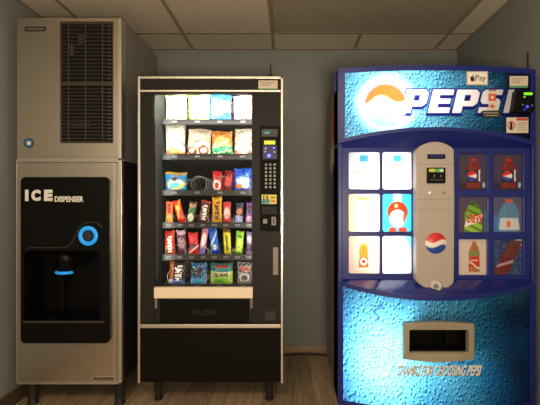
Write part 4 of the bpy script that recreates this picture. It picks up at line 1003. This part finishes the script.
for ri_, (y0, y1) in enumerate(wry):
    for (a, b) in wr:
        lb, fn = lab_r[k]; k += 1
        o = sheet_obj('selection_window', (lambda a, b, y0, y1: lambda u, v: P(a-.3+(b-a+.6)*u, y1+.3-(y1-y0+.6)*v, ZM-.006))(a, b, y0, y1), fn, 56, 68, 'film', pm, label=lb)
        if fn is dew: text('lettering', 'DEW', a+9, b-4.5, y0+18, y0+26, ZM-.0072, 'red_print', o, bold=.03, slant=2)
# central column
def col_outline(t=0.0):
    pts = []
    x0, x1 = 416.4+t, 454.2-t
    for i in range(13):
        u = i/12; pts.append((x0+(x1-x0)*u, 149.5+t-8.0*math.sin(math.pi*u)**.7))
    pts += [(x1+.6, 200), (x1, 281)]
    pts += [(x1-1, 284), (x1-6, 288.2), (442.6, 291.4), (441, 288), (436, 285.5-0), (431, 288), (429.6, 291.4), (x0+6, 286.2), (x0+1, 283), (x0, 280)]
    pts += [(x0-.2, 200)]
    return pts
ZCOL = 1.945
colp = plate('selection_column', col_outline(), [], ZCOL, .055, 'beige', pm, bevel=.006)
for y in (164.2, 199.6, 209.2): box_obj('groove', 416.9, 454.0, y-.35, y+.35, ZCOL-.0008, ZCOL+.004, 'beige_port', colp)
box_obj('message_display', 427.6, 445.4, 154.2, 158.8, ZCOL-.003, ZCOL+.002, 'black_plastic', colp)
box_obj('message_glow', 429.6, 443.6, 155.2, 157.4, ZCOL-.0045, ZCOL-.002, 'blue_screen', colp)
ba = plate('bill_acceptor', rrect(427.2, 445.6, 167.6, 183.4, .8), [], ZCOL-.008, .010, 'acceptor_black', colp, bevel=.001)
def art_bill(U, V):
    a = full(U, (60, 170, 110)); a = put(a, sm(.42-U, .1), (200, 190, 50)); return put(a, sm(U-.75, .2), (205, 225, 200))
sheet_obj('bill_sticker', lambda u, v: P(429+14.4*u, 172-3.2*v, ZCOL-.0088), art_bill, 24, 6, 'paper', ba)
for xx in (434, 440.6): box_obj('bill_slot', xx, xx+.9, 174.6, 177.2, ZCOL-.009, ZCOL-.007, 'silver', ba)
box_obj('bill_mouth', 430, 443, 179, 180.6, ZCOL-.010, ZCOL-.007, 'dark_button', ba)
for xx, mm in ((429.6, 'white_print'), (443.4, 'dark_button')):
    bm = bmesh.new(); cyl(bm, P(xx, 192.6, ZCOL), P(xx, 192.6, ZCOL-.005), .012, .011, 20); obj('coin_bezel', bm, 'beige_port', colp)
    bm = bmesh.new(); cyl(bm, P(xx, 192.6, ZCOL-.004), P(xx, 192.6, ZCOL-.008), .0075, .006, 16); obj('coin_button', bm, mm, colp)
def art_globe(U, V):
    X = (U-.5)*2; Y = (V-.5)*2; a = full(U, (228, 222, 216)); w1 = .26*np.sin(X*3.0+.2)*(-1)*-1*.0+.30-.28*np.sin(X*2.6+.5)*.9
    up = .20+.16*np.sin(X*3.1-.3); lo = -.26+.16*np.sin(X*3.1-.3)
    a = put(a, sm(Y-up, .06), (200, 44, 44)); a = put(a, sm(lo-Y, .06), (40, 74, 160)); return a
def disc_obj(name, cx, cy, rpx, Z, bul, art, parent, n=36, nr=10, m='film'):
    bm = bmesh.new(); U = []; V = []
    cv = bm.verts.new(P(cx, cy, Z-bul)); U.append(.5); V.append(.5); prev = None
    for j in range(1, nr+1):
        r = j/nr; ring = []
        for i in range(n):
            a_ = 2*math.pi*i/n; x = r*math.cos(a_); y = r*math.sin(a_)
            p = Vector(P(cx+rpx*x, cy-rpx*y, Z)); p.y -= bul*(1-r*r)
            ring.append(bm.verts.new(p)); U.append(.5+x/2); V.append(.5+y/2)
        for i in range(n):
            if prev is None: bm.faces.new((cv, ring[i], ring[(i+1) % n]))
            else: bm.faces.new((prev[i], ring[i], ring[(i+1) % n], prev[(i+1) % n]))
        prev = ring
    o = obj(name, bm, m, parent, smooth=True); paint(o.data, art(np.array(U), np.array(V))); return o
disc_obj('globe_emblem', 435.9, 243.2, 10.6, ZCOL-.001, .012, art_globe, colp, 40, 16)
bm = bmesh.new(); cyl(bm, P(436, 285.6, ZCOL+.01), P(436, 285.6, ZCOL-.010), .031, .027, 26); obj('coin_return', bm, 'beige', colp, bevel=.003)
bm = bmesh.new(); cyl(bm, P(436, 286.4, ZCOL-.006), P(436, 286.4, ZCOL-.0115), .016, .012, 22); obj('coin_cup', bm, 'dark_button', colp)

# --- stickers and fittings on the header
SH = lambda off: (lambda x, y: PC(x, y, BH, off))
def sticker(name, x0, x1, y0, y1, art, off=.003, nx=30, ny=20, **k):
    return sheet_obj(name, lambda u, v: PC(x0+(x1-x0)*u, y1+(y0-y1)*v, BH, off), art, nx, ny, 'paper', pm, **k)
st = sticker('payment_sticker', 466.4, 488.0, 71.2, 85.2, lambda U, V: put(full(U, (160, 150, 138)), rec(U, V, .04, .96, .05, .95, .03), (240, 232, 222)), label='white contactless payment sticker')
text('lettering', 'Pay', 475.6, 485.8, 74.9, 82.4, 0, 'dark_print', st, bold=.0, surf=SH(.0042))
obj('fruit_mark', plate_bm([(470.4, 78.0), (470.9, 76.7), (472.0, 76.3), (472.8, 76.7), (473.8, 76.3), (474.6, 76.9), (474.0, 77.9), (474.2, 79.0), (474.8, 79.5), (474.2, 80.9), (473.4, 81.5), (472.6, 81.2), (471.6, 81.5), (470.8, 80.6), (470.4, 79.3)], [], SH(.0044), .001), 'dark_print', st)
obj('leaf_mark', plate_bm([(472.4, 76.0), (472.6, 75.0), (473.6, 74.4), (473.4, 75.4)], [], SH(.0044), .001), 'dark_print', st)
sticker('notice_label', 509.6, 528.0, 76.0, 87.8, art_notice, label='small white and green notice label')
def art_strip(U, V):
    a = full(U, (216, 200, 182)); a = put(a, rec(U, V, -.1, 1.1, .48, .80, .03), (206, 84, 48)); a = put(a, ell(U, V, .5, .64, .22, .07, .2), (236, 205, 180)); a = put(a, rec(U, V, -.1, 1.1, .94, 1.1, .02), (130, 90, 80))
    return put(a, rec(U, V, .2, .8, .16, .30, .03), (200, 96, 60))
sticker('seal_strip', 488.6, 496.0, 89.6, 111.2, art_strip, .0055, 16, 40, label='red and white vertical seal strip')
def art_warn(U, V):
    a = full(U, (216, 204, 190)); a = put(a, rec(U, V, .46, .98, .80, .96, .03), (196, 60, 44)); a = put(a, ell(U, V, .22, .5, .18, .26, .2), (205, 70, 60)); a = put(a, ell(U, V, .22, .5, .13, .19, .2), (220, 206, 192))
    a = put(a, ell(U, V, .22, .62, .05, .09, .3), BK); a = put(a, rec(U, V, .16, .28, .2, .58, .03), BK)
    for k in range(4): a = put(a, rec(U, V, .5, .92, .62-.14*k, .67-.14*k, .02), (150, 140, 130))
    return a
sticker('warning_sticker', 506.4, 528.4, 117.4, 133.0, art_warn, .003, 44, 30, label='white and red tipping warning sticker')
# oval lock bar under the S
lb_ = []
ob = plate_bm([(481.4, 112.2), (483, 110.6), (499, 110.2), (500.4, 111.8), (500.0, 116), (498, 117.6), (485, 117.6), (483.4, 116.4), (483.2, 114.2), (481.6, 113.8)], [], SH(.012), .012)
lk = obj('lock_plate', ob, 'dark_button', pm, bevel=.002)
obj('lock_bar', plate_bm(rrect(483.4, 498.6, 112.2, 113.4, .5, 2), [], SH(.014), .003), 'beige_port', lk)
obj('lock_bar', plate_bm(rrect(485.0, 498.2, 114.9, 116.0, .5, 2), [], SH(.014), .003), 'beige_port', lk)
# card reader
rd = obj('card_reader', plate_bm([(516.6, 90.2), (533.8, 90.8), (534.6, 92), (534.6, 110.6), (533.4, 112), (514.6, 111.4), (513.8, 110)], [], SH(.035), .040), 'black_plastic', pm, bevel=.003)
obj('card_screen', plate_bm(rrect(524, 532.6, 92.4, 95.0, .4, 2), [], SH(.0365), .002), 'green_screen', rd)
obj('card_light', plate_bm(rrect(523.6, 525.6, 96.4, 97.4, .3, 2), [], SH(.0365), .002), 'green_screen', rd)
for a, b, r, mm in ((527.4, 106.6, 1.5, 'blue_led'), (523.0, 104.6, .6, 'button'), (532.2, 105.2, .7, 'button'), (524.6, 109.6, .7, 'blue_led'), (528.6, 101, .6, 'dark_button')):
    obj('card_button', plate_bm(circ(a, b, r, 18), [], SH(.038), .003), mm, rd)
for a, y0 in ((527.8, 52), (535.8, 56)):
    bm = bmesh.new(); Z = 2.1; p0 = P(a, 74, Z); cyl(bm, (p0[0], Z, ztop-.035 if a > 530 else ztop-.035), (p0[0], Z, WZ(y0, Z)), .0045, .0035, 10); obj('antenna', bm, 'rubber', pm)
# hinge at the top left corner
bm = bmesh.new(); bx(bm, XA-.012, XA, ZE+.05, ZE+.10, WZ(92, ZE+.05), WZ(72, ZE+.05)); obj('hinge', bm, 'navy', pm, bevel=.004)
for lx, ly in ((XA+.06, ZE+.16), (XB-.06, ZE+.16), (XA+.06, ZPB-.07), (XB-.06, ZPB-.07)):
    bm = bmesh.new(); cyl(bm, (lx, ly, zbot), (lx, ly, 0), .022, .028, 16); obj('leg', bm, 'rubber', pm)
# lamp box liner (white inside of the door)
bm = bmesh.new(); bx(bm, XA+.024, XB-.022, ZD-.006, ZD-.001, zbot+.02, ztop-.03); obj('lamp_box_liner', bm, 'liner', pm)

# ================================================================== cable along the back wall
bm = bmesh.new()
pts = [(.02+.30*i/14-.04, 2.955-.01*math.sin(i*.5), .008) for i in range(15)]
pts = [(-.06, 2.93, .008), (0, 2.95, .008), (.08, 2.962, .009), (.16, 2.958, .012), (.24, 2.95, .008), (.32, 2.94, .008), (.42, 2.90, .008)]
tube(bm, pts, .008, 8)
o = obj('power_cable', bm, 'cable', None, smooth=True); tag(o, 'black power cable lying on the floor along the back wall', 'cable')

# ================================================================== LIGHTS
DN = (0, 0, 0)
WARM = (1.0, .78, .52)
area('room_light', (-.75, -.2, H-.03), DN, 1.15, .55, 36, WARM)
area('uplight_fill', (.16, -.4, .95), (math.radians(90+60), 0, 0), .36, .5, 54, (1, .84, .64))  # added unseen uplight that brightens the ceiling, not a known lamp
# snack machine: tube behind the top of the door, shining down and back over the goods, plus two added upright fills for the lower shelves
area('display_light', ((xl+xr)/2, ZS+.05, sz(82.5)), (math.radians(34), 0, 0), xr-xl-.04, .03, 24, (1, .96, .88))
area('display_light', (xl+.008, ZS+.05, (sz(94)+sz(286))/2), (math.radians(90), 0, math.radians(-35)), .02, 1.0, 1.9, (1, .95, .86))
area('display_light', (xr-.008, ZS+.05, (sz(94)+sz(286))/2), (math.radians(90), 0, math.radians(35)), .02, 1.0, 1.9, (1, .95, .86))
# lamps behind the sign film, facing the film
def lamp(px, py, w, h, power, col=(1, 1, 1)):
    p = P(px, py, ZD-.02); return area('sign_backlight', p, (math.radians(-90), 0, 0), w, h, power, col)
lamp(383, 106, .09, .11, 6.2, (1, .96, .92))
lamp(432, 102, .18, .06, .45, (.9, .97, 1))  # added weak fill that spreads light along the header film
lamp(381, 213, .22, .60, 5.2, (1, .97, .92))
lamp(379, 342, .06, .22, 11, (1, 1, 1))
lamp(445, 340, .14, .30, .6, (.9, 1, 1))  # added weak fill that carries light across the lower film

# added ambient gradient, bright above and dark below, standing in for an unseen hall
W = bpy.data.worlds.new('World'); SC.world = W; W.use_nodes = True
nt = W.node_tree; bg = nt.nodes['Background']
tc = nt.nodes.new('ShaderNodeTexCoord'); sp = nt.nodes.new('ShaderNodeSeparateXYZ'); rp = nt.nodes.new('ShaderNodeValToRGB')
mr = nt.nodes.new('ShaderNodeMapRange'); mr.inputs['From Min'].default_value = -1; mr.inputs['From Max'].default_value = 1
nt.links.new(tc.outputs['Generated'], sp.inputs[0]); nt.links.new(sp.outputs['Z'], mr.inputs['Value']); nt.links.new(mr.outputs[0], rp.inputs['Fac'])
e = rp.color_ramp.elements
e[0].position = .38; e[0].color = (.035, .026, .018, 1)
e[1].position = .62; e[1].color = (1.0, .82, .60, 1)
n = e.new(.5); n.color = (.22, .185, .145, 1)
nt.links.new(rp.outputs['Color'], bg.inputs[0]); bg.inputs[1].default_value = 1.3

# ================================================================== CAMERA
cd = bpy.data.cameras.new('camera'); cam = bpy.data.objects.new('camera', cd); COL.objects.link(cam)
cam.location = (0, 0, CH); cam.rotation_euler = (math.radians(90), 0, 0)
cd.sensor_width = 36; cd.lens = F/540*36; cd.shift_x = -(VX-270)/540; cd.clip_start = .02
SC.camera = cam
SC.view_settings.view_transform = 'Standard'; SC.view_settings.look = 'None'; SC.view_settings.gamma = 1; SC.view_settings.exposure = 0
SC.view_settings.use_curve_mapping = False
SC.cycles.use_denoising = True
SC.cycles.sample_clamp_indirect = 6
SC.cycles.max_bounces = 10; SC.cycles.transparent_max_bounces = 12
